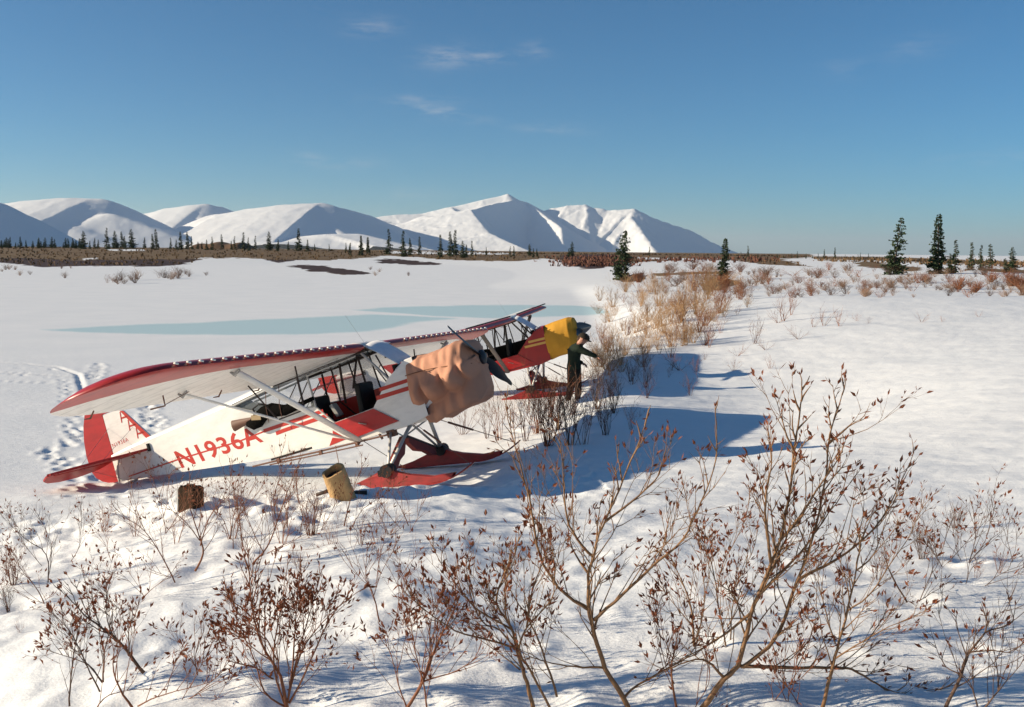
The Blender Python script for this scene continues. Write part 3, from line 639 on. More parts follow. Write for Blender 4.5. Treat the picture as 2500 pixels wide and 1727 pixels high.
mountain(200, 1400, 7.0, 13.0, [
  ([(470, 560, 9), (540, 523, 9), (620, 509, 9), (690, 501, 9), (740, 498, 9), (785, 498, 9)], 0.35, 0.22, 200),
  ([(785, 498, 9), (815, 505, 9.5), (850, 512, 9.9), (900, 525, 10.4), (960, 550, 10.9), (1040, 590, 11.4)], 0.28, 0.55, 40),
  ([(787, 499, 9), (790, 520, 8.7), (800, 548, 8.3), (850, 580, 7.9)], 0.42, 0.6, 70),
  ([(640, 530, 8.5), (690, 534, 8.2), (715, 560, 7.8), (745, 600, 7.4)], 0.40, 0.48, 110),
  ([(700, 592, 7.2), (780, 572, 7.5), (860, 570, 7.7), (940, 588, 7.9), (1000, 606, 8.1)], 0.2, 0.16, 160)], 'long whale-backed snow ridge left of the main peak')
mountain(500, 1800, 9.2, 15.5, [
  ([(840, 570, 12.4), (905, 533, 12.5), (960, 525, 12.6), (1030, 522, 12.7), (1100, 505, 12.8)], 0.40, 0.26, 60),
  ([(1090, 508, 12.8), (1180, 486, 12.9), (1238, 473, 13.0), (1262, 487, 13.2)], 0.40, 0.70, 30),
  ([(1262, 600, 9.9), (1195, 570, 10.4), (1168, 538, 10.9), (1150, 514, 11.4), (1180, 504, 11.9), (1215, 496, 12.4), (1262, 488, 13.0), (1284, 494, 13.3)], 0.20, 0.90, 12),
  ([(1284, 494, 13.3), (1304, 508, 12.9), (1338, 533, 12.4), (1370, 556, 11.9), (1374, 595, 11.2)], 0.45, 0.60, 12),
  ([(1040, 527, 12.0), (1090, 540, 11.6), (1130, 565, 11.2), (1150, 590, 10.7)], 0.24, 0.45, 60),
  ([(905, 535, 12.2), (990, 553, 11.4), (1080, 580, 10.6)], 0.24, 0.34, 120)], 'main snow peak with a steep blue shaded face', 480, 240, 1.9)
mountain(1000, 2300, 9.6, 17.0, [
  ([(1260, 560, 13.2), (1318, 515, 13.2), (1350, 508, 13.2), (1385, 502, 13.2), (1428, 499, 13.2), (1445, 506, 13.2), (1490, 515, 13.1), (1548, 511, 13.0)], 0.4, 0.42, 14),
  ([(1548, 511, 13.0), (1572, 526, 13.3), (1620, 541, 13.8), (1680, 560, 14.4), (1730, 588, 15.0), (1800, 618, 15.6)], 0.4, 0.55, 12),
  ([(1548, 511, 13.0), (1540, 535, 12.6), (1562, 560, 12.2), (1582, 586, 11.8), (1600, 612, 11.3)], 0.45, 0.52, 18),
  ([(1428, 499, 13.2), (1434, 525, 12.8), (1424, 556, 12.4)], 0.5, 0.75, 14),
  ([(1385, 502, 13.2), (1366, 530, 12.8), (1352, 552, 12.5)], 0.5, 0.6, 14),
  ([(1490, 515, 13.1), (1478, 545, 12.7), (1472, 562, 12.4)], 0.5, 0.6, 14)], 'craggy snow peak with a long shaded right flank', 480, 260, 3.2)
# low brown knoll behind the left trees
kp = MB(); rows = []
for i in range(9):
    t = i / 8; rows.append([W(470 + 150 * s, 616, 560) + Vector((0, (t - .5) * 40, 5.2 * max(0, 1 - (2 * t - 1) ** 2) ** .5 * max(0, 1 - abs(2 * s - 1) ** 6) * (1 + .12 * math.sin(s * 17)))) for s in np.linspace(0, 1, 30)])
kp.grid(rows)
tag(link('knoll', kp.mesh('knoll', mat('knoll_heath', (0.16, 0.085, 0.04), 0.9, var=0.4, vscale=0.5), True)), 'low flat-topped brown knoll behind the left spruces', kind='structure')

# ------------------------------------------------------------------ heath tufts give the tundra a rough edge
heath_m = mat('heath_brush', (0.15, 0.088, 0.040), 0.9, var=0.35, vscale=0.12)
heath_red = mat('heath_brush_red', (0.13, 0.050, 0.032), 0.9, var=0.5, vscale=0.15)
def tufts(name, spots, mt, label):
    mb = MB()
    for (p, s) in spots:
        for k in range(5):
            a = rng.uniform(0, 6.28); d = Vector((math.cos(a), math.sin(a), 0)); c = p + d * rng.uniform(0, .5) * s
            h = s * rng.uniform(.5, 1.1); wd = s * rng.uniform(.12, .3)
            e = d.cross(Vector((0, 0, 1)))
            mb.add([c - e * wd - Vector((0, 0, .1)), c + e * wd - Vector((0, 0, .1)), c + e * wd * rng.uniform(-.5, 1.2) + Vector((d.x * h * .5, d.y * h * .5, h)), c - e * wd * rng.uniform(-.2, 1.2) + Vector((d.x * h * .3, d.y * h * .3, h * rng.uniform(.6, 1)))], [(0, 1, 2, 3)])
    return tag(link(name, mb.mesh(name, mt)), label, kind='stuff')
sp = []
for k in range(2600):
    u = rng.uniform(-60, 1990); v = rng.uniform(606, 650)
    if not inpoly(np.array([u]), np.array([v]), HEATH[0])[0]: continue
    sp.append((u, v))
U = np.array([s[0] for s in sp]); V = np.array([s[1] for s in sp])
Ys = np.geomspace(70, 520, 260); G = []
for (u, v) in sp:
    d = ray(u, v); d = d / d.y; zs = CAMZ + d.z * Ys; G.append((d.x * Ys, zs))
gx = np.array([g[0] for g in G]); gh = base_h(gx, np.repeat(Ys[None], len(G), 0))
zz = np.array([g[1] for g in G]); idx = np.where((zz < gh).any(1), np.argmax(zz < gh, 1), 250)
spots = [(Vector((gx[i, k], Ys[k], gh[i, k])), rng.uniform(.25, .7) * (0.5 + Ys[k] / 500)) for i, k in enumerate(idx)]
for k in range(420):
    u = rng.uniform(1985, 2520); p = hit(u, 630 + (u - 1985) * .028 + rng.uniform(-3, 9), 60, 420); spots.append((p, rng.uniform(.3, 1.0)))
tufts('heath_tufts', spots, heath_m, 'brown tundra heath along the far shore')
spots = []
for k in range(520):
    u = rng.gauss(1450, 45) if k % 3 else rng.uniform(1370, 1900); v = rng.uniform(628, 652) if u < 1560 else rng.uniform(632, 642)
    p = hit(u, v, 60, 400); spots.append((p, rng.uniform(.5, 1.3)))
tufts('willow_thicket', spots, heath_red, 'dark reddish thicket on the bank behind the leaning spruce')

# ------------------------------------------------------------------ spruces
bark = mat('spruce_bark', (0.10, 0.075, 0.055), 0.9, var=0.3)
needle = mat('spruce_needles', (0.040, 0.058, 0.028), 0.8, var=0.5, vscale=2.5)
def spruce_meshes(seed, width, gaps=0.15, top=0.8, n_wh=26, lean=0.0, broad=0):
    r = random.Random(seed); mb = MB(); tb = MB()
    bend = lambda z: Vector((lean * z * z, 0.02 * math.sin(z * 5 + seed), 0))
    tb.tube([bend(z) + Vector((0, 0, z)) for z in (-.05, .25, .5, .75, .99)], [.020, .016, .011, .007, .002], 6)
    for i in range(n_wh):
        z = 0.05 + 0.94 * (i / n_wh) ** 0.95
        prof = (1 - z) ** top + 0.035
        if broad: prof *= 1 + broad * (0.5 - abs(z - .5))
        sect = r.uniform(.62, 1.18)
        for k in range(r.randint(5, 7)):
            if r.random() < gaps + .12 * math.sin(i * 1.9 + seed): continue
            a = r.uniform(0, 6.283); L = width * prof * sect * r.uniform(.55, 1.15)
            d = Vector((math.cos(a), math.sin(a), 0)); e = Vector((-d.y, d.x, 0))
            c0 = bend(z) + Vector((0, 0, z + r.uniform(-.012, .012)))
            nt = max(3, int(L / 0.022))
            for t in range(nt):
                f = (t + .6) / nt
                c = c0 + d * L * f + Vector((0, 0, -L * (0.55 * f - 0.42 * f * f) * (1.15 - z)))
                s = (0.030 + 0.020 * (1 - f)) * (0.55 + 0.6 * (1 - z)) * r.uniform(.7, 1.3)
                for q in range(2):
                    n1 = (d * r.uniform(.2, 1) + e * r.uniform(-1, 1) + Vector((0, 0, r.uniform(-.7, .25)))).normalized()
                    n2 = (e * r.uniform(-1, 1) + Vector((0, 0, r.uniform(-1, .4)))).normalized()
                    mb.add([c, c + n1 * s + n2 * s * .5, c + n1 * s * 1.35, c + n1 * s - n2 * s * .5], [(0, 1, 2, 3)])
    return tb.mesh('trunk', bark), mb.mesh('crown', needle)
TREES = []
SPV = [spruce_meshes(1, .22), spruce_meshes(2, .16, .25), spruce_meshes(3, .12, .3, .6), spruce_meshes(4, .27, .1, .8), spruce_meshes(5, .10, .45, .5), spruce_meshes(6, .20, .22, .9),
       spruce_meshes(7, .20, .12, .62, 34, .05, .5), spruce_meshes(8, .15, .10, .55, 34, .03), spruce_meshes(9, .25, .25, .8, 30, .10), spruce_meshes(10, .165, .12, .72, 36, -.01)]
def spruce(u, vtop, var, Y=None, vb=None, label=None, group=None, wf=1.0):
    if Y is None:
        p = hit(u, vb, 30, 400)
    else:
        x = XatY(u, Y); p = Vector((x, Y, float(base_h(np.array([x]), np.array([Y]))[0])))
    H = W(u, vtop, p.y).z - p.z
    t = empty('spruce_tree', (p.x, p.y, p.z - 0.03 * H), (0, 0, 0)); t.scale = (H * wf * 1.15, H * wf * 1.15, H * 1.03)
    if var < 6: t.rotation_euler.z = rng.uniform(0, 6.28)
    tag(t, label or 'small dark spruce in the scattered line on the far tundra skyline', 'tree', group or 'spruces along the far skyline'); TREES.append((t, u, vtop, var))
    link('trunk', SPV[var][0], t); link('crown', SPV[var][1], t)
def T5(x, y): return (x / 2.568, 440 + y / 2.568)
def T6(x, y): return (850 + x / 2.568, 440 + y / 2.568)
def T7(x, y): return (1600 + x / 2.568, 480 + y / 2.568)
L5 = [(530, 315, 3), (600, 360, 5), (622, 372, 0), (676, 295, 1), (728, 315, 3), (770, 320, 5), (788, 350, 0), (830, 303, 3), (912, 358, 5), (962, 335, 5), (985, 304, 2), (1075, 360, 1), (1110, 372, 0), (1137, 320, 5), (1180, 322, 5), (1205, 350, 1), (1335, 352, 1), (1395, 338, 2), (1475, 348, 4), (1530, 325, 2), (1560, 358, 1), (1605, 346, 4), (1690, 320, 3), (1745, 370, 0), (1810, 380, 5), (1875, 299, 5), (1930, 372, 0), (1975, 398, 5), (2065, 398, 4), (2170, 392, 1), (2195, 394, 4), (2265, 345, 1), (2307, 355, 2), (1300, 372, 0), (1270, 385, 5), (1455, 380, 0), (570, 378, 5), (1245, 384, 3)]
for i, (x, y, k) in enumerate(L5):
    u, v = T5(x, y); spruce(u, v, k, Y=430 + 60 * ((i * 37) % 10) / 10)
for i in range(46):
    x = rng.uniform(0, 520); u, v = T5(x, rng.uniform(360, 412) if i % 4 else rng.uniform(345, 370)); spruce(u, v, rng.choice([0, 3, 5, 3]), Y=rng.uniform(440, 520), label='dark spruce in the shaded stand under the blue mountain flank', group='spruces under the dark mountain')
L6 = [(15, 390, 4), (82, 345, 1), (125, 355, 2), (255, 303, 1), (345, 313, 1), (388, 360, 5), (447, 352, 2), (578, 338, 1), (640, 318, 5), (670, 308, 1), (718, 377, 3), (740, 402, 5), (775, 378, 4), (865, 420, 1), (1015, 412, 4), (1037, 412, 1), (1135, 398, 3), (1160, 425, 5), (1182, 428, 0), (1400, 383, 3), (1380, 428, 0), (1885, 415, 4), (800, 440, 0)]
for i, (x, y, k) in enumerate(L6):
    u, v = T6(x, y); spruce(u, v, k, Y=360 + 60 * ((i * 53) % 10) / 10)
L7 = [(455, 350, 4), (640, 358, 0), (700, 362, 4), (760, 360, 0), (800, 362, 1), (850, 355, 4), (1240, 372, 0), (1265, 362, 4), (1360, 372, 0), (1400, 374, 4), (1590, 385, 0), (1640, 395, 4), (575, 305, 4), (532, 345, 4), (885, 342, 4), (940, 356, 1), (1015, 352, 4), (1053, 330, 2), (1120, 318, 2), (1185, 364, 4), (1280, 350, 4), (1330, 355, 4), (980, 365, 0)]
for i, (x, y, k) in enumerate(L7):
    u, v = T7(x, y); spruce(u, v, k, Y=330 + 50 * ((i * 29) % 10) / 10, label='tiny thin spruce on the bare skyline right of the mountains', group='tiny spruces at right skyline')
spruce(1517, 560, 6, vb=684, label='tall full spruce standing on the lakeshore below the right mountain', group='larger lakeshore spruces', wf=1.02)
spruce(1765, 580, 7, vb=686, label='narrow spruce on the bank at the foot of the mountain slope', group='larger lakeshore spruces', wf=1.0)
spruce(2182, 528, 8, vb=671, label='ragged gappy spruce, left of the two tallest trees at right', group='larger lakeshore spruces', wf=.95)
spruce(2287, 521, 9, vb=669, label='tallest straight spruce in the right-hand stand', group='larger lakeshore spruces', wf=1.0)
spruce(2330, 584, 1, vb=668, label='slim spruce just right of the tallest one', group='larger lakeshore spruces', wf=1.1)
spruce(2318, 618, 3, vb=668, label='short bushy spruce at the foot of the slim one', group='larger lakeshore spruces', wf=1.1)
spruce(2369, 590, 1, Y=125, label='first of three thin spruces behind the right-hand stand', group='thin spruces at right')
spruce(2392, 597, 1, Y=128, label='middle of three thin spruces behind the right-hand stand', group='thin spruces at right')
spruce(2414, 594, 4, Y=122, label='last of three thin spruces behind the right-hand stand', group='thin spruces at right', wf=1.3)
spruce(2468, 602, 3, Y=110, label='dense little spruce at the right edge', group='larger lakeshore spruces', wf=1.1)
spruce(2453, 630, 5, Y=108, label='low spruce leaning on the dense little one at the right edge', group='larger lakeshore spruces', wf=1.2)

# ------------------------------------------------------------------ shrubs
bark_tan = mat('birch_bark', (0.20, 0.100, 0.040), 0.7, var=0.35, vscale=14)
bark_dk = mat('dark_bark', (0.095, 0.050, 0.030), 0.75, var=0.35, vscale=14)
bark_red = mat('red_twig_bark', (0.19, 0.064, 0.024), 0.75, var=0.3, vscale=6)
bark_pale = mat('pale_twig_bark', (0.22, 0.135, 0.090), 0.8, var=0.3, vscale=6)
leafm = mat('dead_leaf', (0.19, 0.052, 0.017), 0.75, var=0.6, vscale=30, trans=0.25)
def leaf(mb, p, d, s, r):
    d = (d + Vector((r.uniform(-.5, .5), r.uniform(-.5, .5), r.uniform(-.3, .5)))).normalized()
    e = d.cross(Vector((r.uniform(-1, 1), r.uniform(-1, 1), r.uniform(-1, 1)))).normalized(); nrm = d.cross(e)
    wd = s * r.uniform(.10, .22); cu = s * r.uniform(-.45, .45)
    a = p + d * s * .45 + nrm * cu * .6
    mb.add([p, a + e * wd + nrm * wd * .6, p + d * s + nrm * cu, a - e * wd + nrm * wd * .6, a], [(0, 4, 1), (1, 4, 2), (2, 4, 3), (3, 4, 0)])
def sprout(mb, lb, p, d, L, r0, lv, r, leafy, sides=4, up=0.25):
    n = 4 if lv else 3
    pts = [p]; dirs = [d]
    for i in range(n):
        d = (d + Vector((r.uniform(-.22, .22), r.uniform(-.22, .22), r.uniform(-.1, .16) + up * .35))).normalized()
        p = p + d * (L / n); pts.append(p); dirs.append(d)
    mb.tube(pts, [r0 * (1 - .75 * i / n) for i in range(n + 1)], sides, cap=False)
    if r.random() < leafy * .75:
        for k in range(r.choice([1, 2, 2, 3])): leaf(lb, pts[-1], dirs[-1], r.uniform(.017, .038), r)
    if lv:
        m = r.randint(2, 4)
        for k in range(m):
            f = r.uniform(.25, .95); i = min(n - 1, int(f * n)); q = pts[i].lerp(pts[i + 1], f * n - i)
            ax = dirs[i].orthogonal().normalized(); ax.rotate(Matrix.Rotation(r.uniform(0, 6.28), 3, dirs[i]))
            dd = (dirs[i] * .8 + ax * r.uniform(.45, .8)).normalized()
            sprout(mb, lb, q, dd, L * r.uniform(.30, .55), r0 * .6, lv - 1, r, leafy, sides, up)
    else:
        for i in range(1, n):
            if r.random() < leafy * .35: leaf(lb, pts[i], dirs[i] + Vector((r.uniform(-.8, .8), r.uniform(-.8, .8), r.uniform(-.6, .2))), r.uniform(.016, .042), r)
def hero(lab, T, leafy, r0, stems, bk, group=None, twl=1.0, seed=0):
    r = random.Random(seed); hb = hit(*hero_base(T, stems)); Y0 = hb.y
    mbs, lb = [], MB()
    for si, st in enumerate(stems):
        mb = MB(); mbs.append(mb)
        pix = [T(*p) for p in st]
        offs = r.uniform(-.16, .16) if si else 0.0
        up = pix[0][1] > pix[-1][1]
        u, v = pix[0]
        Yb = Y0
        if up and v > 1250:
            hh = hit(u, v) if v < 1860 else hit(u, 1860)
            if abs(hh.y - Y0) < 2.5 and hh.y - Y0 > .3 and min(math.hypot(u - T(*q)[0], v - T(*q)[1]) for s2 in stems if s2 is not st for q in s2) > 14: Yb = hh.y
        pts = []
        for i, (u, v) in enumerate(pix):
            f = i / (len(pix) - 1); pts.append(W(u, v, Yb + offs * f))
        # smooth the traced polyline
        dn = []
        for i in range(len(pts) - 1):
            a, c = pts[i], pts[i + 1]; pa = pts[max(0, i - 1)]; pc = pts[min(len(pts) - 1, i + 2)]
            for t in (0, .33, .67):
                dn.append(0.5 * ((2 * a) + (c - pa) * t + (2 * pa - 5 * a + 4 * c - pc) * t * t + (3 * a - pa - 3 * c + pc) * t ** 3))
        dn.append(pts[-1]); pts = dn
        ln = sum((pts[i + 1] - pts[i]).length for i in range(len(pts) - 1))
        rb = .80 * r0 * (1.0 if si == 0 else min(1, .40 + .25 * ln))
        m = len(pts) - 1
        pts = [p + Vector((r.uniform(-1, 1), r.uniform(-1, 1), r.uniform(-1, 1))) * .0025 for p in pts]
        mb.tube(pts, [max(.0015, rb * (1 - .86 * (i / m) ** .8)) for i in range(m + 1)], 6, cap=True)
        acc = 0; nxt = .22 * ln if si == 0 else .10 * ln
        for i in range(m):
            seg = (pts[i + 1] - pts[i]); acc += seg.length
            while acc > nxt:
                f = 1 - (acc - nxt) / max(seg.length, 1e-6); q = pts[i] + seg * f; d = seg.normalized()
                ax = d.orthogonal().normalized(); ax.rotate(Matrix.Rotation(r.uniform(0, 6.28), 3, d)); ax.y *= .8
                rem = 1 - nxt / ln
                L = (0.06 + (.34 if r.random() < .8 else .46) * rem * r.uniform(.35, 1.1)) * twl
                sprout(mb, lb, q, (d * .85 + ax * r.uniform(.30, .75) + Vector((0, 0, .22))).normalized(), L, max(.0019, rb * .34), 2 if L > .22 else 1 if L > .10 else 0, r, leafy)
                nxt += r.uniform(.030, .080) * twl
                if r.random() < leafy * .3: leaf(lb, q, ax, r.uniform(.015, .040), r)
        for k in range(3): leaf(lb, pts[-1], (pts[-1] - pts[-2]).normalized(), r.uniform(.018, .034), r)
    t = empty('shrub', hb)
    tag(t, lab, 'shrub', group)
    for nm, m_, mt_ in [('branch', q_, bk) for q_ in mbs] + [('leaves', lb, leafm)]:
        if not m_.f: continue
        m_.v = [tuple(Vector(p) - hb) for p in m_.v]
        o = link(nm, m_.mesh(nm, mt_, nm == 'branch'), t)
        if nm == 'leaves': o['kind'] = 'stuff'
for i, (lab, T, lf, r0, st) in enumerate(HERO):
    hero(lab, T, lf, r0, st, bark_tan if i in (0, 1, 7, 8, 10) else bark_dk if i in (4, 9, 12) else bark_red, 'foreground shrubs', 1.0, 100 + i)
for i, (lab, T, lf, r0, st) in enumerate(MIDH):
    hero(lab, T, lf * .6, r0, st, bark_red if i not in (4,) else bark_dk, 'shrubs on the near bank', 1.25, 200 + i)

def bush_mesh(seed, n, spread, lv, leafy, sides, mt, r0=.006, up=.25, lean=0):
    r = random.Random(seed); mb, lb = MB(), MB()
    for k in range(n):
        a = r.uniform(0, 6.28); tl = r.uniform(.1, 1) * spread
        d = Vector((math.cos(a) * tl + lean, math.sin(a) * tl, 1)).normalized()
        sprout(mb, lb, Vector((math.cos(a), math.sin(a), -.04)) * .08 * r.random(), d, r.uniform(.55, 1.0), r0 * r.uniform(.7, 1.2), lv, r, leafy, sides, up)
    return mb.mesh('branches', mt, False), (lb.mesh('leaves', leafm) if lb.f else None)
bark_gold = mat('golden_twig_bark', (0.35, 0.205, 0.095), 0.8, var=0.3, vscale=6)
BV = {'gold': [bush_mesh(s, 20, .75, 2, .18, 3, bark_gold, .0062) for s in (21, 22, 23, 24)], 'dense': [bush_mesh(s, 22, .55, 2, .35, 3, bark_red, .0075) for s in (1, 2, 3)],
      'open': [bush_mesh(s, 7, .5, 2, .25, 3, bark_red, .007) for s in (4, 5, 6, 7)],
      'dark': [bush_mesh(s, 15, .45, 2, .15, 3, bark_dk, .008) for s in (8, 9, 10)],
      'low': [bush_mesh(s, 9, 1.2, 1, .3, 3, bark_red, .008, 0.05, .4) for s in (11, 12, 13)],
      'pale': [bush_mesh(s, 24, .7, 1, .2, 3, bark_pale, .010) for s in (14, 15, 16)],
      'heathy': [bush_mesh(s, 46, .8, 1, .3, 3, bark_red, .016) for s in (17, 18)]}
BUSHES, MASS = [], []
def bush(u, v, vtop, kind, label, group, wf=1.0, r=rng):
    p = hit(u, v, 6, 300)
    if label.startswith('MASS'): MASS.append((p, max(.15, (W(u, vtop, p.y).z - p.z)) * .80, wf, r.choice(BV[kind]), r.uniform(0, 6.28))); return
    H = max(.15, (W(u, vtop, p.y).z - p.z)) * .80
    me = r.choice(BV[kind]); t = empty('shrub', (p.x, p.y, p.z - .02), (0, 0, r.uniform(0, 6.28)))
    s = H * 1.0; t.scale = (s * wf, s * wf, s); tag(t, label, 'shrub', group); BUSHES.append((t, u, v, v - vtop, kind))
    link('branches', me[0], t)
    if me[1]:
        o = link('leaves', me[1], t); o['kind'] = 'stuff'
r = random.Random(5)
# clump in front of the person and below the nose
for (u, v, vt, k) in [(1335, 1090, 870, 'dense'), (1392, 1088, 880, 'dark'), (1425, 1086, 900, 'open'), (1218, 1076, 905, 'open'), (1190, 1072, 930, 'open'), (1282, 1078, 880, 'open'), (1480, 1062, 905, 'dark'), (1310, 1060, 890, 'dense'), (1360, 1050, 900, 'dense'), (1440, 1040, 920, 'open'), (1250, 1046, 930, 'open'), (1500, 1010, 870, 'dark'), (1345, 1020, 900, 'dense'), (1455, 1000, 850, 'dark'), (1400, 1015, 900, 'dense'), (1290, 1010, 900, 'open'), (1540, 1050, 930, 'open'), (1130, 1062, 950, 'low')]:
    bush(u, v, vt, k, 'bare brown shrub in the clump between the near airplane and the standing person', 'shrub clump by the person', .9)
# belt of reddish shrubs behind the far nose, running up the bank
for k in range(84):
    t = r.random(); u = 1415 + 360 * t + r.uniform(-40, 60); v = 905 - 175 * t + r.uniform(-50, 65)
    bush(u, v, v - r.uniform(40, 95), r.choice(['gold', 'gold', 'gold', 'open', 'dense']), 'reddish brown shrub in the belt beyond the yellow engine cover', 'shrub belt on the bank', r.uniform(1.0, 1.5))
for k in range(36):
    u = r.uniform(1440, 1850); v = r.uniform(715, 790) + (u - 1480) * -.05; bush(u, v, v - r.uniform(28, 62), r.choice(['gold', 'gold', 'open']), 'tawny upright shrub at the back of the belt on the lake bank', 'tawny shrubs at the back of the belt', r.uniform(1.1, 1.6))
# twigs lying in the shadow of the far airplane
for k in range(14):
    u = r.uniform(1400, 1690); v = r.uniform(885, 985); bush(u, v, v - r.uniform(40, 85), r.choice(['dark', 'low', 'open']), 'dark twiggy shrub standing in the blue shadow beside the person', 'shrubs in the far shadow', 1.1)
# sparse tops poking out of the right snow slope
for (u, v, h, k) in [(1760, 815, 70, 'open'), (1900, 790, 60, 'low'), (1915, 785, 95, 'open'), (1950, 830, 60, 'low'), (1730, 850, 80, 'open'), (1840, 840, 90, 'open'), (2010, 795, 70, 'low'), (2050, 797, 60, 'low'), (1985, 800, 50, 'low'), (2090, 785, 30, 'low'), (2250, 788, 40, 'low'), (2300, 786, 25, 'low'), (1880, 900, 50, 'low'), (1790, 905, 45, 'low'), (1700, 910, 60, 'low'), (2390, 775, 25, 'low'), (1640, 905, 60, 'open'), (1800, 870, 50, 'low'), (1930, 770, 90, 'open'), (1870, 855, 50, 'low'), (2120, 790, 25, 'low'), (1720, 880, 30, 'low')]:
    bush(u, v, v - h, k, 'sparse twig tops poking through the open snow slope at right', 'twig tops on the right slope', 1.0)
# brush beyond the right snow crest
for k in range(330):
    u = r.uniform(1590, 2520); v = r.uniform(660, 728) - (8 if u < 1800 else 0); h = r.uniform(7, 32) if k % 3 else r.uniform(12, 40) * (0.6 + .4 * (v - 640) / 90)
    bush(u, v, v - h, r.choice(['pale', 'low', 'dense', 'open', 'dark', 'dark']), ('grey-brown leafless bush on the snow beyond the right-hand crest' if h > 24 else 'MASS'), 'bushes beyond the right crest', r.uniform(1.4, 3.2))
for (u, v, h) in [(2470, 700, 50), (2500, 715, 60), (2380, 715, 40), (2340, 708, 45), (2420, 690, 35), (1770, 704, 45), (1735, 700, 38), (1560, 690, 40), (2260, 690, 30)]:
    bush(u, v, v - h, 'heathy', 'dense dark russet bush among the grey-brown ones beyond the crest', 'russet bushes beyond the right crest', 1.6)
for k in range(26):
    u = r.choice([r.uniform(255, 340), r.uniform(340, 520), r.uniform(410, 440)]); v = 697 - (u - 255) * .10 + r.uniform(-8, 4); bush(u, v, v - r.uniform(12, 34), r.choice(['pale', 'pale', 'open']), 'pinkish bare bush in the low row on the far left lakeshore', 'bushes on the left lakeshore', 1.7)
for k in range(14):
    u = r.choice([r.uniform(-10, 110), r.uniform(150, 220), r.uniform(880, 1010)]); v = r.uniform(655, 680); bush(u, v, v - r.uniform(8, 22), 'pale', 'tiny faint bush on the far shore snow', 'faint bushes on the far shore', 1.6)
# right foreground and left edge fillers
for (u, v, vt, k) in [(2380, 1470, 1330, 'open'), (2250, 1370, 1230, 'dark'), (2140, 1440, 1270, 'open'), (2440, 1400, 1290, 'open'), (2330, 1290, 1190, 'dark')]:
    bush(u, v, vt, k, 'small dark shrub on the lit snow at the right edge', 'small shrubs at the right edge', 1.0)
for (u, v, vt, k) in [(330, 1310, 1190, 'open'), (560, 1320, 1110, 'open'), (690, 1330, 1140, 'open'), (760, 1310, 1150, 'dense'), (430, 1330, 1200, 'open'), (620, 1400, 1180, 'open'), (880, 1330, 1190, 'open'), (950, 1300, 1180, 'low'), (250, 1300, 1190, 'low'), (700, 1290, 1120, 'open'), (810, 1330, 1210, 'open')]:
    bush(u, v, vt, k, 'fine bare shrub on the broken snow in front of the near airplane', 'shrubs in front of the near airplane', 1.0)
for (u, v, vt, k) in [(30, 1430, 1300, 'dense'), (20, 1490, 1390, 'dark'), (160, 1650, 1500, 'open'), (60, 1760, 1560, 'open'), (560, 1560, 1400, 'low'), (740, 1420, 1290, 'open'), (560, 1700, 1560, 'open')]:
    bush(u, v, vt, k, 'short shrub among the snow humps at lower left', 'short shrubs at lower left', .9)

# the smallest of the brush beyond the crest reads as one mass
mb = MB()
for (p, H, wf, me, a) in MASS:
    ca, sa = math.cos(a), math.sin(a)
    for m_ in me[:1]:
        vs_ = [(p.x + (v.co.x * ca - v.co.y * sa) * H * wf, p.y + (v.co.x * sa + v.co.y * ca) * H * wf, p.z + v.co.z * H) for v in m_.vertices]
        mb.add(vs_, [tuple(f.vertices) for f in m_.polygons])
tag(link('distant_brush', mb.mesh('distant_brush', bark_pale)), 'low grey-brown brush scattered over the snow beyond the right crest', kind='stuff')

# every plant of a group is told by its row and its place along it
_U = 'first second third fourth fifth sixth seventh eighth ninth tenth eleventh twelfth thirteenth fourteenth fifteenth sixteenth seventeenth eighteenth nineteenth'.split()
_T = {20: 'twentieth', 30: 'thirtieth', 40: 'fortieth', 50: 'fiftieth', 60: 'sixtieth'}
_TT = {20: 'twenty', 30: 'thirty', 40: 'forty', 50: 'fifty', 60: 'sixty'}
def ordinal(n):
    if n <= 19: return _U[n - 1]
    return _T[n] if n % 10 == 0 else _TT[n - n % 10] + '-' + _U[n % 10 - 1]
PLACE = {'shrub clump by the person': 'the clump before the person', 'shrub belt on the bank': 'the belt beyond the yellow cover', 'tawny shrubs at the back of the belt': 'the back of the bank belt',
         'shrubs in the far shadow': 'the shadow beside the person', 'twig tops on the right slope': 'the open right snow slope', 'bushes beyond the right crest': 'brush beyond the right crest',
         'russet bushes beyond the right crest': 'the snow beyond the right crest', 'bushes on the left lakeshore': 'the left lakeshore row', 'faint bushes on the far shore': 'the far shore snow',
         'small shrubs at the right edge': 'the lit snow at the right edge', 'shrubs in front of the near airplane': 'snow before the near airplane', 'short shrubs at lower left': 'the snow humps at lower left'}
LOOK = {'gold': 'golden tan shrub', 'dense': 'dense reddish shrub', 'open': 'open twiggy shrub', 'dark': 'dark stemmed shrub', 'low': 'low sprawling twigs', 'pale': 'pale fine-twigged bush', 'heathy': 'russet bushy shrub'}
for g in PLACE:
    mem = sorted([b for b in BUSHES if b[0].get('group') == g], key=lambda b: -b[2])
    nr = 1 if len(mem) <= 12 else 2 if len(mem) <= 26 else 3
    nm = {1: [''], 2: ['front row of ', 'back row of '], 3: ['front row of ', 'middle row of ', 'back row of ']}[nr]
    for ri in range(nr):
        row = sorted(mem[ri * len(mem) // nr:(ri + 1) * len(mem) // nr], key=lambda b: b[1])
        for i, b in enumerate(row):
            b[0]['label'] = f"{LOOK[b[4]]}, {ordinal(i + 1)} from left in {nm[ri]}{PLACE[g]}"
FORM = ['slender spruce', 'thin sparse spruce', 'thin bare-stemmed spruce', 'broad full spruce', 'wispy little spruce', 'compact spruce']
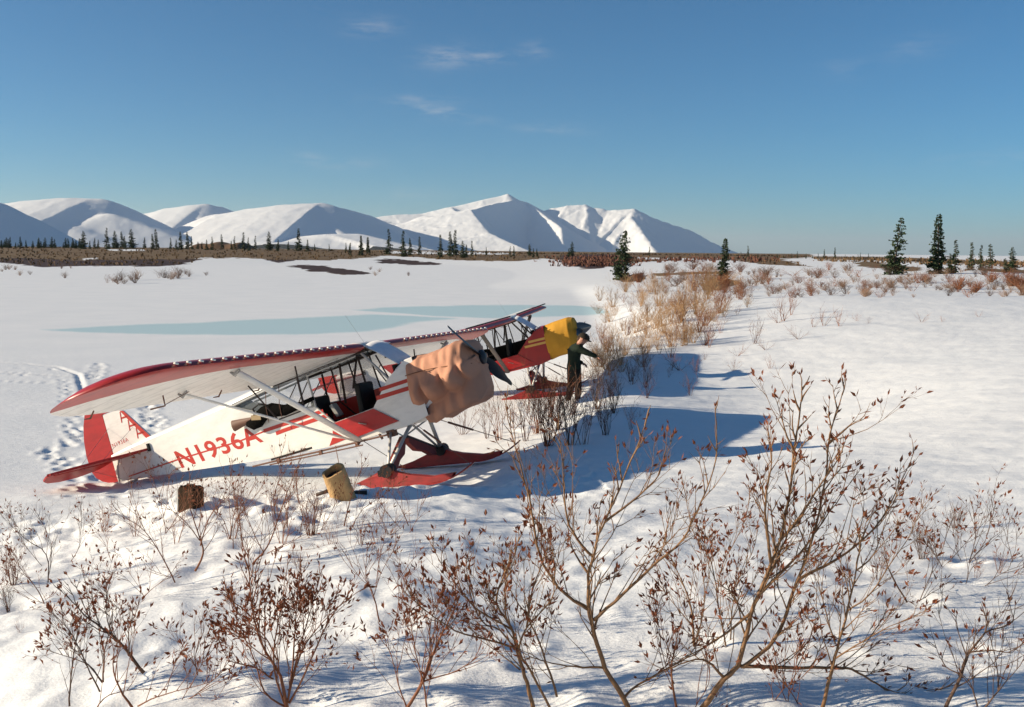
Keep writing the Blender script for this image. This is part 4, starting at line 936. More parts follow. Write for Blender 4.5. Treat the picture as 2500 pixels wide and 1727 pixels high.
for g, pl in (('spruces along the far skyline', 'along the far skyline'), ('spruces under the dark mountain', 'under the dark blue mountain'), ('tiny spruces at right skyline', 'on the bare skyline right of the mountains')):
    for i, (t, u, v, k) in enumerate(sorted([q for q in TREES if q[0].get('group') == g], key=lambda q: q[1])):
        t['label'] = f"{FORM[k]}, {ordinal(i + 1)} from the left {pl}"

# ------------------------------------------------------------------ AIRPLANES
def ip(x, xs, ys): return float(np.interp(x, xs, ys))
WX, WY = [-5.05, -4.2, -3.2, -2.2, -1.0, 0.2, 0.62], [.025, .11, .195, .275, .36, .37, .36]
def hw_(x): return ip(x, WX, WY)
def zb_(x): return ip(x, [-5.05, -3.2, -2.16, -0.56, 0.34, 0.62], [-.72, -.935, -1.05, -1.17, -1.16, -1.10])
ZT_R = ([-5.05, -4.2, -3.2, -2.45, -2.38, -1.8, -1.03, -0.80, -0.15, 0.19, 0.48, 0.62], [-.33, -.25, -.18, -.13, -.20, -.47, -.53, -.83, -.79, -.46, -.30, -.28])
ZT_L = ([-5.05, -4.2, -3.2, -2.45, -2.38, -1.8, -1.03, 0.12, 0.19, 0.48, 0.62], [-.33, -.25, -.18, -.13, -.20, -.47, -.53, -.50, -.46, -.30, -.28])
XS = sorted(set([round(x, 3) for x in np.linspace(-5.05, .62, 58)] + [-2.45, -2.38, -1.03, -0.80, -0.15, 0.19, 0.48]))
def paint_far():
    """white airplane tail behind a red body: the paint edge sweeps down and forward along the fuselage"""
    m = bpy.data.materials.new('red_and_white_dope'); m.use_nodes = True
    n, l = m.node_tree.nodes, m.node_tree.links; b = n['Principled BSDF']; b.inputs['Roughness'].default_value = .35
    tc = n.new('ShaderNodeTexCoord'); s = n.new('ShaderNodeSeparateXYZ'); l.new(tc.outputs['Object'], s.inputs[0])
    f = n.new('ShaderNodeMath'); f.operation = 'MULTIPLY_ADD'; f.inputs[1].default_value = 0.9; l.new(s.outputs[2], f.inputs[0]); l.new(s.outputs[0], f.inputs[2])
    g = n.new('ShaderNodeMath'); g.operation = 'GREATER_THAN'; g.inputs[1].default_value = -4.0; l.new(f.outputs[0], g.inputs[0])
    nz = n.new('ShaderNodeTexNoise'); nz.inputs['Scale'].default_value = 6; l.new(tc.outputs['Object'], nz.inputs[0])
    rd = n.new('ShaderNodeMixRGB'); rd.inputs[1].default_value = (.26, .010, .010, 1); rd.inputs[2].default_value = (.38, .014, .012, 1); l.new(nz.outputs[0], rd.inputs[0])
    mx = n.new('ShaderNodeMixRGB'); mx.inputs[1].default_value = (.78, .76, .72, 1); l.new(g.outputs[0], mx.inputs[0]); l.new(rd.outputs[0], mx.inputs[2]); l.new(mx.outputs[0], b.inputs['Base Color'])
    return m
def paint_wing(name, top):
    """red leading-edge band that widens over the tip, pale cloth elsewhere (a paint scheme on the part's own coordinates)"""
    m = bpy.data.materials.new(name); m.use_nodes = True
    n, l = m.node_tree.nodes, m.node_tree.links; b = n['Principled BSDF']; b.inputs['Roughness'].default_value = .38
    tc = n.new('ShaderNodeTexCoord'); s = n.new('ShaderNodeSeparateXYZ'); l.new(tc.outputs['Object'], s.inputs[0])
    ab = n.new('ShaderNodeMath'); ab.operation = 'ABSOLUTE'; l.new(s.outputs[1], ab.inputs[0])
    cr = n.new('ShaderNodeFloatCurve'); mr = n.new('ShaderNodeMapRange'); mr.inputs['From Min'].default_value = 0; mr.inputs['From Max'].default_value = 5.4
    l.new(ab.outputs[0], mr.inputs[0]); l.new(mr.outputs[0], cr.inputs['Value'])
    pts = [(0, .10), (.15, .105), (.45, .11), (.58, .125), (.68, .18), (.76, .29), (.84, .50), (.90, .72), (.94, .95), (1, 1)]
    cv = cr.mapping.curves[0]
    while len(cv.points) < len(pts): cv.points.new(.5, .5)
    for p, q in zip(cv.points, pts): p.location = q
    cr.mapping.update()
    nz = n.new('ShaderNodeTexNoise'); nz.inputs['Scale'].default_value = 3.0; nz.inputs['Detail'].default_value = 4; l.new(tc.outputs['Object'], nz.inputs[0])
    a1 = n.new('ShaderNodeMath'); a1.operation = 'MULTIPLY_ADD'; a1.inputs[1].default_value = 1.62; l.new(cr.outputs[0], a1.inputs[0])
    nn = n.new('ShaderNodeMath'); nn.operation = 'MULTIPLY_ADD'; nn.inputs[1].default_value = .05; nn.inputs[2].default_value = -.025; l.new(nz.outputs[0], nn.inputs[0]); l.new(nn.outputs[0], a1.inputs[2])
    ad = n.new('ShaderNodeMath'); ad.operation = 'ADD'; l.new(s.outputs[0], ad.inputs[0]); l.new(a1.outputs[0], ad.inputs[1])
    g = n.new('ShaderNodeMapRange'); g.inputs['From Min'].default_value = -.006; g.inputs['From Max'].default_value = .006; l.new(ad.outputs[0], g.inputs[0])
    rd = n.new('ShaderNodeMixRGB'); rd.inputs[1].default_value = (.30, .014, .014, 1); rd.inputs[2].default_value = (.44, .022, .018, 1); l.new(nz.outputs[0], rd.inputs[0])
    wh = n.new('ShaderNodeMixRGB'); wh.inputs[1].default_value = (.72, .69, .65, 1); wh.inputs[2].default_value = (.80, .78, .74, 1); l.new(nz.outputs[0], wh.inputs[0])
    mx = n.new('ShaderNodeMixRGB'); l.new(g.outputs[0], mx.inputs[0]); l.new(wh.outputs[0], mx.inputs[1]); l.new(rd.outputs[0], mx.inputs[2])
    pm = n.new('ShaderNodeMath'); pm.operation = 'PINGPONG'; pm.inputs[1].default_value = .165; l.new(ab.outputs[0], pm.inputs[0])
    rb = n.new('ShaderNodeMapRange'); rb.inputs['From Min'].default_value = .012; rb.inputs['From Max'].default_value = .022; rb.inputs['To Min'].default_value = .80; rb.inputs['To Max'].default_value = 1; l.new(pm.outputs[0], rb.inputs[0])
    gn = n.new('ShaderNodeTexNoise'); gn.inputs['Scale'].default_value = 7; gn.inputs['Detail'].default_value = 8; gn.inputs['Roughness'].default_value = .75; l.new(tc.outputs['Object'], gn.inputs[0])
    gr = n.new('ShaderNodeMapRange'); gr.inputs['From Min'].default_value = .35; gr.inputs['From Max'].default_value = .52; gr.inputs['To Min'].default_value = .80; gr.inputs['To Max'].default_value = 1; l.new(gn.outputs[0], gr.inputs[0])
    pr_ = n.new('ShaderNodeMath'); pr_.operation = 'MULTIPLY'; l.new(rb.outputs[0], pr_.inputs[0]); l.new(gr.outputs[0], pr_.inputs[1])
    ml = n.new('ShaderNodeMixRGB'); ml.blend_type = 'MULTIPLY'; ml.inputs[0].default_value = 1; l.new(mx.outputs[0], ml.inputs[1]); l.new(pr_.outputs[0], ml.inputs[2]); l.new(ml.outputs[0], b.inputs['Base Color'])
    return m
M['wing'] = paint_wing('wing_paint', 0); M['farbody'] = paint_far()
M['farstrut_shade'] = mat('shaded_strut', (.11, .09, .075), .5, var=.3)  # shade on the far struts put into a dark base colour
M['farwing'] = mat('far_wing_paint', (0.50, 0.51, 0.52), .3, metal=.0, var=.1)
def airfoil(c, n=14):
    """closed loop (dx, z) from trailing edge over the top round the nose and back underneath; c = chord"""
    up, lo = [], []
    for i in range(n + 1):
        t = (1 - math.cos(math.pi * i / n)) / 2
        th = 5 * .118 * (.2969 * math.sqrt(t) - .126 * t - .3516 * t * t + .2843 * t ** 3 - .1015 * t ** 4)
        cam_ = 0.034 * math.sin(math.pi * t ** .8)
        up.append((-t * c, (cam_ + th) * c)); lo.append((-t * c, (cam_ - th * .78) * c))
    return up[::-1] + lo[1:-1]
def wing(side):
    mb = MB(); rows = []
    ys = [.40] + list(np.linspace(.7, 4.2, 18)) + [4.3, 4.42, 4.55, 4.68, 4.79, 4.89, 4.97, 5.03, 5.07, 5.095]
    for y in ys:
        le = 0.0 if y < 4.25 else -.80 * (1 - math.sqrt(max(0, 1 - ((y - 4.25) / .852) ** 2.7)))
        te = -1.62 if y < 3.6 else -1.62 + .80 * (1 - math.sqrt(max(0, 1 - ((y - 3.6) / 1.502) ** 2.2)))
        c = max(.04, le - te); k = c / 1.62
        twist = R(4.4)
        row = []
        for dx, z in airfoil(c):
            zz = z * (1 if k > .5 else .5 + k)
            x = le + dx; z2 = zz + .03 + (x + .3) * math.tan(twist) + .008 * (y - .4)
            row.append((x, side * y, z2))
        rows.append(row)
    mb.grid(rows, closed=True, flip=side > 0)
    n = len(rows[0]); o = len(mb.v) - n * len(rows)
    mb.f.append(tuple(range(o, o + n))); mb.m.append(0); mb.f.append(tuple(range(o + n * (len(rows) - 1), o + n * len(rows)))[::-1]); mb.m.append(0)
    return mb
def skin(ZT, side, w=lambda x: hw_(x)):
    mb = MB(); rows = []
    for x in XS:
        zt, zb = ip(x, *ZT), zb_(x); rows.append([(x, side * w(x), zb + (zt - zb) * t) for t in (0, .33, .66, 1)])
    mb.grid(rows, flip=side > 0); return mb
def side_poly(mb, poly, side, off, th=.004, mi=0):
    poly = list(poly)
    mb.prism(poly, lambda x, z: (x, side * (hw_(x) + off), z), lambda x, z: (x, side * (hw_(x) + off - th), z), mi)
def side_strip(mb, line, wd, side, off):
    """flat stripe of width wd following (x,z) points"""
    rows = []
    for i in range(len(line) - 1):
        (x0, z0), (x1, z1) = line[i], line[i + 1]; nseg = max(1, int(abs(x1 - x0) / .15))
        for k in range(nseg + (i == len(line) - 2)):
            t = k / nseg; x, z = x0 + (x1 - x0) * t, z0 + (z1 - z0) * t
            rows.append([(x, side * (hw_(x) + off), z - wd / 2), (x, side * (hw_(x) + off), z + wd / 2)])
    mb.grid(rows, flip=side < 0)
def text_mesh(name, s, mt, bold):
    cu = bpy.data.curves.new(name, 'FONT'); cu.body = s; cu.size = 1; cu.offset = bold; cu.extrude = .0004; cu.resolution_u = 3; cu.space_character = 1.12
    o = bpy.data.objects.new(name, cu); C.objects.link(o)
    dg = bpy.context.evaluated_depsgraph_get(); me = bpy.data.meshes.new_from_object(o.evaluated_get(dg)); bpy.data.objects.remove(o)
    me.name = name; me.materials.clear(); me.materials.append(mt); return me
def place_text(me, bl, tl, br, tr, fy):
    """maps the text rectangle onto four (x,z) corners on the surface y = fy(x)"""
    co_ = [v.co for v in me.vertices]; x0, x1 = min(c.x for c in co_), max(c.x for c in co_); y0, y1 = min(c.y for c in co_), max(c.y for c in co_)
    for v in me.vertices:
        s, t = (v.co.x - x0) / (x1 - x0), (v.co.y - y0) / (y1 - y0); e = v.co.z
        x = (bl[0] * (1 - s) + br[0] * s) * (1 - t) + (tl[0] * (1 - s) + tr[0] * s) * t
        z = (bl[1] * (1 - s) + br[1] * s) * (1 - t) + (tl[1] * (1 - s) + tr[1] * s) * t
        v.co = (x, fy(x) - (e + .0006), z)
    me.update(); return me

M['snowbit'] = mat('stuck_snow', (.84, .84, .85), .8, var=.03)
def airplane(loc, rot, far, label):
    t = empty('airplane', loc, rot); tag(t, label, 'airplane', 'parked ski planes')
    body = M['farbody'] if far else M['white']; trim = M['yellow'] if far else M['decal']
    inn = M['dark'] if far else M['redin']
    P = lambda nm, mb, m, par=t, **k: link(nm, mb.mesh(nm, m, **k), par)
    # fuselage: two slab sides, belly, rounded rear deck, boot cowl top
    fb = skin(ZT_R, -1); b2 = skin(ZT_L, 1); fb.add(b2.v, b2.f)
    rows = [[(x, hw_(x) * s, zb_(x) - .012 * (1 - s * s)) for s in (-1, -.5, 0, .5, 1)] for x in XS]; fb.grid(rows, flip=True)
    rows = []
    for x in np.linspace(-5.05, -1.55, 30):
        zs = ip(x, [-5.05, -4.2, -3.2, -2.45, -1.55], [-.33, -.25, -.18, -.13, -.035]); zc = ip(x, [-5.05, -4.2, -3.2, -2.4, -1.55], [-.29, -.19, -.10, -.03, .06]); wd = hw_(x)
        rows.append([(x, wd * math.cos(a), zs + (zc - zs) * math.sin(a)) for a in np.linspace(0, math.pi, 11)])
    fb.grid(rows, flip=False)
    rows = []
    for x in (.19, .33, .48, .62):
        zs = ip(x, *ZT_R); zc = -.26 if x > .4 else ip(x, [.19, .40], [-.44, -.265]); wd = hw_(x)
        rows.append([(x, wd * math.cos(a), zs + (zc - zs) * math.sin(a)) for a in np.linspace(0, math.pi, 11)])
    fb.grid(rows[1:], flip=False)
    fus = P('fuselage', fb, body, angle=35)
    # firewall, floor, inner side walls, panel
    ib = MB(); ib.add([(.60, -.35, -1.1), (.60, .35, -1.1), (.60, .35, -.28), (.60, -.35, -.28)], [(0, 1, 2, 3)])
    ib.box((-.85, 0, -1.08), (2.3, .68, .03)); ib.box((-2.0, 0, -.75), (.02, .52, .6)); ib.box((.30, 0, -.42), (.05, .62, .24))
    P('cabin_floor', ib, M['dark'])
    wb = MB(); wb.grid([[(x, hw_(x) - .012, -1.1), (x, hw_(x) - .012, ip(x, *ZT_L) - .005)] for x in np.linspace(-1.95, .5, 16)], flip=False)
    wb.grid([[(x, -hw_(x) + .012, -1.1), (x, -hw_(x) + .012, ip(x, *ZT_R) - .008)] for x in np.linspace(-1.95, .5, 30)], flip=True)
    P('interior_wall', wb, inn)
    # boot-cowl stripes and side stripe
    if not far:
        for side in (-1, 1):
            s1, s2 = MB(), MB()
            side_strip(s1, [(.56, -.57), (-.15, -.585), (-.98, -.63), (-2.0, -.655)] if side > 0 else [(.56, -.565), (.02, -.575)], .052, side, .004)
            side_strip(s2, [(.56, -.67), (-.15, -.665), (-.98, -.70), (-1.80, -.72)] if side > 0 else [(.56, -.672), (-.06, -.675)], .058, side, .004)
            if side < 0:
                s3, s4 = MB(), MB(); side_strip(s3, [(-.93, -.625), (-2.02, -.648)], .052, side, .004); side_strip(s4, [(-.88, -.705), (-1.66, -.725), (-1.82, -.735)], .055, side, .004)
                s5 = MB(); side_strip(s5, [(-2.02, -.655), (-2.5, -.685), (-3.75, -.675), (-4.8, -.70)], .022, side, .003)
                for s_ in (s3, s4, s5): P('stripe', s_, trim)
            P('stripe', s1, trim); P('stripe', s2, trim)
        tx = text_mesh('registration_lettering', 'N1936A', M['decal'], .021)
        place_text(tx, (-3.70, -.825), (-3.77, -.535), (-2.07, -.80), (-2.17, -.53), lambda x: -(hw_(x) + .0015)); link('registration_lettering', tx, t)
        tr = MB(); side_poly(tr, [(-.87, -.93), (-.70, -1.085), (-.785, -1.065), (-.89, -1.0)], -1, .005); side_poly(tr, [(-.905, -1.025), (-.70, -1.10), (-.99, -1.125)], -1, .005)
        P('arrow_mark', tr, M['decal'])
    else:
        for zz in (-.56, -.66):
            for side in (-1, 1):
                s1 = MB(); side_strip(s1, [(.60, zz), (.18 if zz > -.6 else .06, zz)] if side < 0 else [(.60, zz), (-3.5, zz - .05)], .055, side, .004)
                P('stripe', s1, trim)
                if side < 0: s1 = MB(); side_strip(s1, [(-.92, zz - .03), (-3.5, zz - .04)], .05, side, .004); P('stripe', s1, trim)
    # lower door, dropped open against the fuselage side
    db = MB(); side_poly(db, [(-.80, -.835), (-.15, -.80), (.18, -1.065), (-.54, -1.115)], -1, .022, .018)
    d = P('door', db, M['red'])
    hb_ = MB(); hb_.tube([(-.42, -.41, -.93), (-.30, -.415, -.98)], .008, 5); P('handle', hb_, M['metal'], d)
    # cabin frame
    fr = M['darktube']
    A = .015
    for side in (-1, 1):
        y = side * .355
        q = MB(); q.tube([(-1.03, y, -.06), (-1.03, y, -.54), (-.81, y, -.83)], .017, 6); P('door_post', q, M['tube'] if side < 0 and not far else fr)
        q = MB(); q.tube([(-.10, y, -.015), (.19, y, -.455)], .019, 6); P('windshield_brace', q, M['tube'] if not far else fr)
        q = MB(); q.tube([(.10, y * .98, -.10), (.20, y, -.455), (-.14, y, -.80)], .013, 6); P('cabin_tube', q, fr)
        q = MB(); q.tube([(-.02, y, .02), (-.6, y, -.02), (-1.62, y * .98, -.055)], .026, 6); P('roof_rail', q, fr)
        q = MB(); q.tube([(-1.20, y * .98, -.07), (-1.22, y * .97, -.47)], .018, 6); P('rear_post', q, fr)
        q = MB(); q.tube([(-1.05, y, -.16), (-1.30, y * .97, -.42)], .008, 5); q.tube([(-1.25, y * .97, -.15), (-1.62, y * .92, -.50)], .008, 5); P('cabin_tube', q, fr)
        q = MB(); q.tube([(-1.62, y * .95, -.075), (-2.42, y * .80, -.16)], .018, 6); q.tube([(-1.03, y, -.53), (-1.80, y * .9, -.47), (-2.40, y * .80, -.18)], .012, 6); P('rear_window_frame', q, M['tube'] if not far else fr)
    for x0, x1 in ((-.36, -.33), (-.72, -.70)):
        q = MB(); q.tube([(x0, .355, -.02), (x1, .36, -.52)], .014, 6); P('window_post', q, fr)
    q = MB(); q.tube([(-.36, 0, .02), (-.44, .16, -.46)], .017, 6); q.tube([(-.36, 0, .02), (-.46, -.20, -.44)], .017, 6); q.tube([(-.36, -.35, 0.0), (-.36, .35, 0.0)], .02, 6); P('cabin_tube', q, fr)
    q = MB(); q.tube([(-.98, -.35, -.03), (-.98, .35, -.03)], .02, 6); P('cabin_tube', q, fr)
    q = MB(); q.tube([(-.62, -.1, -.03), (-.78, .05, -.60)], .02, 6); P('cabin_tube', q, fr)
    # seats
    for (x, nm) in ((-.38, 'front_seat'), (-1.16, 'rear_seat')):
        q = MB(); q.box((x, .0 if x < -1 else -.06, -.62), (.09, .44, .46), rot=Matrix.Rotation(R(5), 3, 'Y')); q.box((x + .20, 0 if x < -1 else -.06, -.84), (.42, .44, .09))
        s = P(nm, q, M['seat'] if x > -1 or far else M['seat']); bv = s.modifiers.new('b', 'BEVEL'); bv.width = .03; bv.segments = 2
    if not far:
        q = MB(); q.box((-.86, -.12, -.66), (.05, .14, .20), rot=Matrix.Rotation(R(-20), 3, 'Y')); P('map_pocket', q, M['tube'])
        q = MB(); q.box((.10, .02, -.13), (.06, .12, .05)); q.tube([(.09, .0, -.1), (.05, 0, -.01)], .01, 5); P('compass', q, M['dark'])
    # windows
    def pane(name, poly, side, m=M['glass'], off=-.006):
        q = MB(); side_poly(q, poly, side, off, .004); return P(name, q, m)
    for side in (-1, 1):
        pane('rear_window', [(-1.04, -.52), (-1.8, -.46), (-2.36, -.19), (-2.36, -.15), (-1.62, -.07), (-1.04, -.07)], side)
    hz = M['glass'] if far else M['haze_pane']
    pane('side_window', [(-1.02, -.52), (-.71, -.515), (-.71, -.04), (-1.02, -.06)], 1, hz); pane('side_window', [(-.69, -.515), (-.345, -.51), (-.345, -.03), (-.69, -.04)], 1, hz); pane('side_window', [(-.33, -.51), (.12, -.50), (.19, -.45), (-.08, -.03), (-.33, -.03)], 1)
    q = MB(); rows = []
    for k in range(7):
        f = k / 6; x = .40 - .42 * f; zc = -.262 + .385 * f + .018 * math.sin(math.pi * f); zs = -.315 + .375 * f + .012 * math.sin(math.pi * f); wd = .31 + .06 * f
        rows.append([(x - .02 * abs(s) ** 2 * (1 - f), s * wd, zc + (zs - zc) * abs(s) ** 2.2) for s in np.linspace(-1, 1, 13)])
    q.grid(rows, flip=True); o = P('windshield', q, M['frost'], smooth=True); sl = o.modifiers.new('s', 'SOLIDIFY'); sl.thickness = .004
    if not far:   # upper half of the door, folded up flat beneath the wing
        q = MB(); q.box((-.56, -.70, -.055), (.86, .52, .006), rot=Matrix.Rotation(R(-4.4), 3, 'Y')); P('upper_door_window', q, M['glass'])
        q = MB()
        for y in (-.45, -.95): q.tube([(-.15, y, -.035), (-.97, y, -.092)], .009, 5)
        P('upper_door_frame', q, M['tube'])
    # cabin roof
    q = MB(); rows = []
    for x in np.linspace(.0, -1.6, 12):
        z = .035 + 1.62 * (.034 * math.sin(math.pi * (-x / 1.62) ** .8) + 5 * .118 * (.2969 * math.sqrt(max(0, -x / 1.62)) - .126 * (-x / 1.62) - .3516 * (x / 1.62) ** 2 + .2843 * (-x / 1.62) ** 3 - .1015 * (x / 1.62) ** 4)) * .92 + (x + .3) * math.tan(R(4.4))
        rows.append([(x, y, z) for y in (-.405, -.2, 0, .2, .405)])
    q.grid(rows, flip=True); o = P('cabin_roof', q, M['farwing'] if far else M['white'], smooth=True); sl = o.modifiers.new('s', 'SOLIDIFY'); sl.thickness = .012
    q = MB(); q.box((-.62, 0, -.01), (.9, .66, .008), rot=Matrix.Rotation(R(-4.4), 3, 'Y')); P('skylight', q, M['sky'])
    q = MB(); q.tube([(-.25, .12, .14), (-.42, .10, .62)], .0018, 4); q.box((-.25, .12, .15), (.06, .03, .03)); P('antenna', q, M['metal'])
    # wings with vortex tabs, hinge brackets, struts
    stud = MB(); stud.tube([(0, 0, 0), (.012, 0, .004), (.016, 0, .005)], [.028, .024, .004], 8); studm = stud.mesh('vortex_tab', M['pale'], True)
    for side in (-1, 1):
        wm = P('wing', wing(side), M['wing'], angle=50)
        for k in range(18 if not far else 0):
            y = .95 + k * (4.40 - .95) / 17
            o = link('vortex_tab', studm, wm, (-.006, side * y, .088 + .008 * (y - .4))); o.rotation_euler = (0, R(-40), 0)
        if far:
            q = MB()
            for k in range(60):
                y = .5 + k * 4.3 / 59
                q.box((-.10, side * y, .160 + .008 * (y - .4)), (.05, .008, .03))
            o = P('vortex_generators', q, M['prop'], wm); o['kind'] = 'stuff'
        for (x, y) in ((-1.22, 1.3), (-1.2, 2.2), (-1.3, 4.3)):
            q = MB(); q.tube([(x + .05, side * y, -.085 + .008 * y), (x - .02, side * y, -.15 + .008 * y), (x - .10, side * y, -.14 + .008 * y)], [.009, .012, .006], 5); P('hinge_bracket', q, M['brown'], wm)
        q = MB(); q.tube([(-1.05, side * 3.42, -.03), (-1.06, side * 3.42, -.15), (-1.25, side * 3.44, -.14)], .010, 5); q.tube([(-1.06, side * 3.42, -.14), (-.86, side * 3.2, -.06)], .004, 4); P('aileron_horn', q, M['brown'], wm)
        q = MB(); q.add([(-1.10, side * 4.4, .0 + .016 * 4), (-1.62, side * 2.9, -.045), (-1.62, side * 4.5, .02), ], [(0, 1, 2)])
        bot = (-.49, side * .40, -1.165)
        f1 = (-.27, side * 3.04, -.015); r1 = (-1.06, side * 3.02, -.06)
        q = MB(); q.tube([bot, f1], [.052, .052], 10, flat=.45, up=(1, 0, 0)); s1 = P('wing_strut', q, M['white'] if not far else M['farstrut_shade'], smooth=True)
        q = MB(); q.tube([Vector(bot) + Vector((-.05, 0, 0)), r1], .022, 8, flat=.6, up=(1, 0, 0)); s2 = P('wing_strut', q, M['white'] if not far else M['farstrut_shade'], smooth=True)
        m1 = Vector(bot).lerp(Vector(f1), .50); m2 = (Vector(bot) + Vector((-.05, 0, 0))).lerp(Vector(r1), .50)
        q = MB(); q.tube([m1, (-.30, side * 1.78, -.03)], .011, 5); q.tube([m2, (-1.06, side * 1.76, -.08)], .011, 5); q.tube([m1, m2], .010, 5); P('jury_strut', q, fr)
        for p in (f1, r1):
            q = MB(); q.tube([Vector(p) + Vector((.03, 0, .03)), Vector(p) + Vector((-.05, 0, -.01)), Vector(p) + Vector((-.10, 0, .03))], [.014, .03, .01], 6); P('strut_fitting', q, M['metal'])
    # tail
    fin = [(-4.20, -.22), (-4.24, -.16), (-4.60, .32), (-4.70, .36), (-5.0, .35), (-5.0, -.34)]
    q = MB(); q.prism(fin, lambda x, z: (x, .018, z), lambda x, z: (x, -.018, z)); fn = P('fin', q, M['white'])
    rud = [(-5.012, -.73), (-5.2, -.72), (-5.36, -.655), (-5.46, -.57), (-5.52, -.45), (-5.535, -.2), (-5.50, .05), (-5.43, .28), (-5.34, .46), (-5.22, .60), (-5.08, .68), (-4.92, .66), (-4.78, .56), (-4.70, .44), (-4.67, .37), (-4.72, .375), (-5.012, .362)]
    if far: rud = [(x, min(z, .44) if z > .4 else z) for x, z in rud]
    q = MB(); q.prism(rud, lambda x, z: (x, .017, z), lambda x, z: (x, -.017, z)); P('rudder', q, M['red'] if not far else M['decal'])
    if not far:
        q = MB(); F = lambda pl: q.prism(pl, lambda x, z: (x, -.0185, z), lambda x, z: (x, -.0215, z))
        F([(-4.215, -.20), (-4.585, .315), (-4.655, .335), (-4.30, -.205)])
        for (x0, z0) in ((-4.645, .315), (-4.535, .155), (-4.425, 0.0)):
            F([(x0, z0), (x0 - .018, z0), (x0 - .040, z0 - .17), (x0 - .022, z0 - .17)])
            F([(x0 - .030, z0 - .115), (x0 - .026, z0 - .088), (x0 + .10, z0 - .088), (x0 + .12, z0 - .115)])
        P('fin_lettering', q, M['decal'], fn)
        tx = text_mesh('small_registration', 'N1936A', M['decal'], .0)
        place_text(tx, (-4.97, -.19), (-4.985, -.125), (-4.64, -.165), (-4.65, -.10), lambda x: -.0185); link('small_registration', tx, fn)
    for side in (-1, 1):
        st = [(-4.20, .06), (-4.24, .14), (-4.52, .80), (-4.74, 1.20), (-4.86, 1.38), (-4.985, 1.44), (-4.985, .06)]
        q = MB(); q.prism(st, lambda x, y: (x, side * y, -.365), lambda x, y: (x, side * y, -.400)); P('stabilizer', q, M['redfab'])
        dz = lambda x: -.395 + (x + 5.0) * .20
        el = [(-5.0, .10), (-5.0, 1.30), (-4.92, 1.43), (-5.04, 1.42), (-5.20, 1.32), (-5.34, 1.12), (-5.43, .8), (-5.43, .42), (-5.36, .28), (-5.24, .12)]
        q = MB(); q.prism(el, lambda x, y: (x, side * y, dz(x) + .014), lambda x, y: (x, side * y, dz(x) - .014)); P('elevator', q, M['redfab'])
        for (a, c) in (((-4.96, side * .02, .12), (-4.90, side * .86, -.37)), ((-4.96, side * .04, -.70), (-4.90, side * .86, -.40)), ((-4.5, side * .02, .02), (-4.60, side * .72, -.375))):
            q = MB(); q.tube([a, c], .003, 4); P('brace_wire', q, M['metal'])
    q = MB(); q.tube([(-4.22, -.12, -.30), (-4.22, -.125, -.42)], .028, 6); P('stabilizer_fitting', q, M['black'])
    q = MB(); q.tube([(-4.7, 0, -.78), (-5.0, 0, -.83), (-5.18, 0, -.92)], [.02, .018, .012], 6); q.tube([(-5.03, -.03, -.74), (-4.98, -.03, -.50), (-4.90, -.035, -.40)], .016, 6); P('tail_spring', q, M['tube'])
    q = MB(); q.tube([(-5.16, -.04, -.93), (-5.16, .04, -.93)], .075, 12); P('tail_wheel', q, M['black'], angle=40)
    q = MB(); q.add([], []); q.prism([(-4.72, -.95), (-4.80, -.965), (-5.3, -1.01), (-5.34, -.99), (-4.9, -.93)], lambda x, z: (x, .07, z), lambda x, z: (x, -.07, z)); P('tail_ski', q, M['black'])
    # landing gear, skis
    ski_rot = R(9.0)
    for side in (-1, 1):
        ax = Vector((.08, side * .90, -1.66))
        for (a, rr) in (((.30, side * .32, -1.155), .030), ((.0, side * .35, -1.165), .022)):
            q = MB(); q.tube([a, ax], rr, 8, flat=.6, up=(1, 0, 0)); P('gear_leg', q, M['tube'], smooth=True)
        q = MB(); q.tube([(-.0, side * .03, -1.30), ax.lerp(Vector((0, 0, -1.3)), .12)], .024, 7); P('shock_strut', q, M['darktube'])
        q = MB(); c = Vector((0, side * .05, -1.30)); e = ax.lerp(c, .22)
        q.prism([(0, .02), (1, .02), (.98, -.12), (.82, -.15), (.55, -.13), (.22, -.17), (.02, -.10)], lambda a, b_: tuple(c.lerp(e, a) + Vector((.02, 0, b_))), lambda a, b_: tuple(c.lerp(e, a) + Vector((-.05, 0, b_)))); P('shock_cover', q, M['gearred'])
        q = MB(); q.tube([(.30, side * .3, -1.15), (-.0, 0, -1.30), (.02, side * .34, -1.16)], .013, 5); P('cabane_strut', q, M['metal'])
        # ski, pitched to lie on the snow
        s = empty('ski', tuple(ax + Vector((-.02, 0, -.02)))); s.parent = t; s.rotation_euler = (0, ski_rot, 0)
        q = MB(); rows = []
        for k in range(25):
            f = k / 24; x = -.72 + 2.0 * f
            z = -.20 + (.0 if x < .62 else .24 * ((x - .62) / .66) ** 2) + (.03 * ((-.5 - x) / .22) ** 2 if x < -.5 else 0)
            wd = .088 * min(1, ((x + .80) / .15)) * (1 if x < .8 else max(.12, 1 - ((x - .8) / .52) ** 2))
            rows.append([(x, -wd, z), (x, wd, z), (x, wd, z + .018), (x, -wd, z + .018)])
        q.grid(rows, closed=True); P('runner', q, M['skired'] if True else 0, s)
        q = MB(); pr = [(-.72, -.165), (-.45, -.10), (-.22, -.02), (-.10, .03), (.08, .035), (.16, .0), (.34, -.05), (.66, -.10), (.98, -.075), (.93, -.15), (.60, -.185), (-.70, -.186)]
        q.prism(pr, lambda x, z: (x, .045 + .03 * max(0, -z * 4), z), lambda x, z: (x, -.045 - .03 * max(0, -z * 4), z)); P('pedestal', q, M['skired'], s)
        q = MB(); q.tube([(.02, -.085, .03), (.02, .085, .03)], .088, 14); q.box((-.07, 0, -.01), (.09, .10, .10)); P('hub', q, M['black'], s, angle=40)
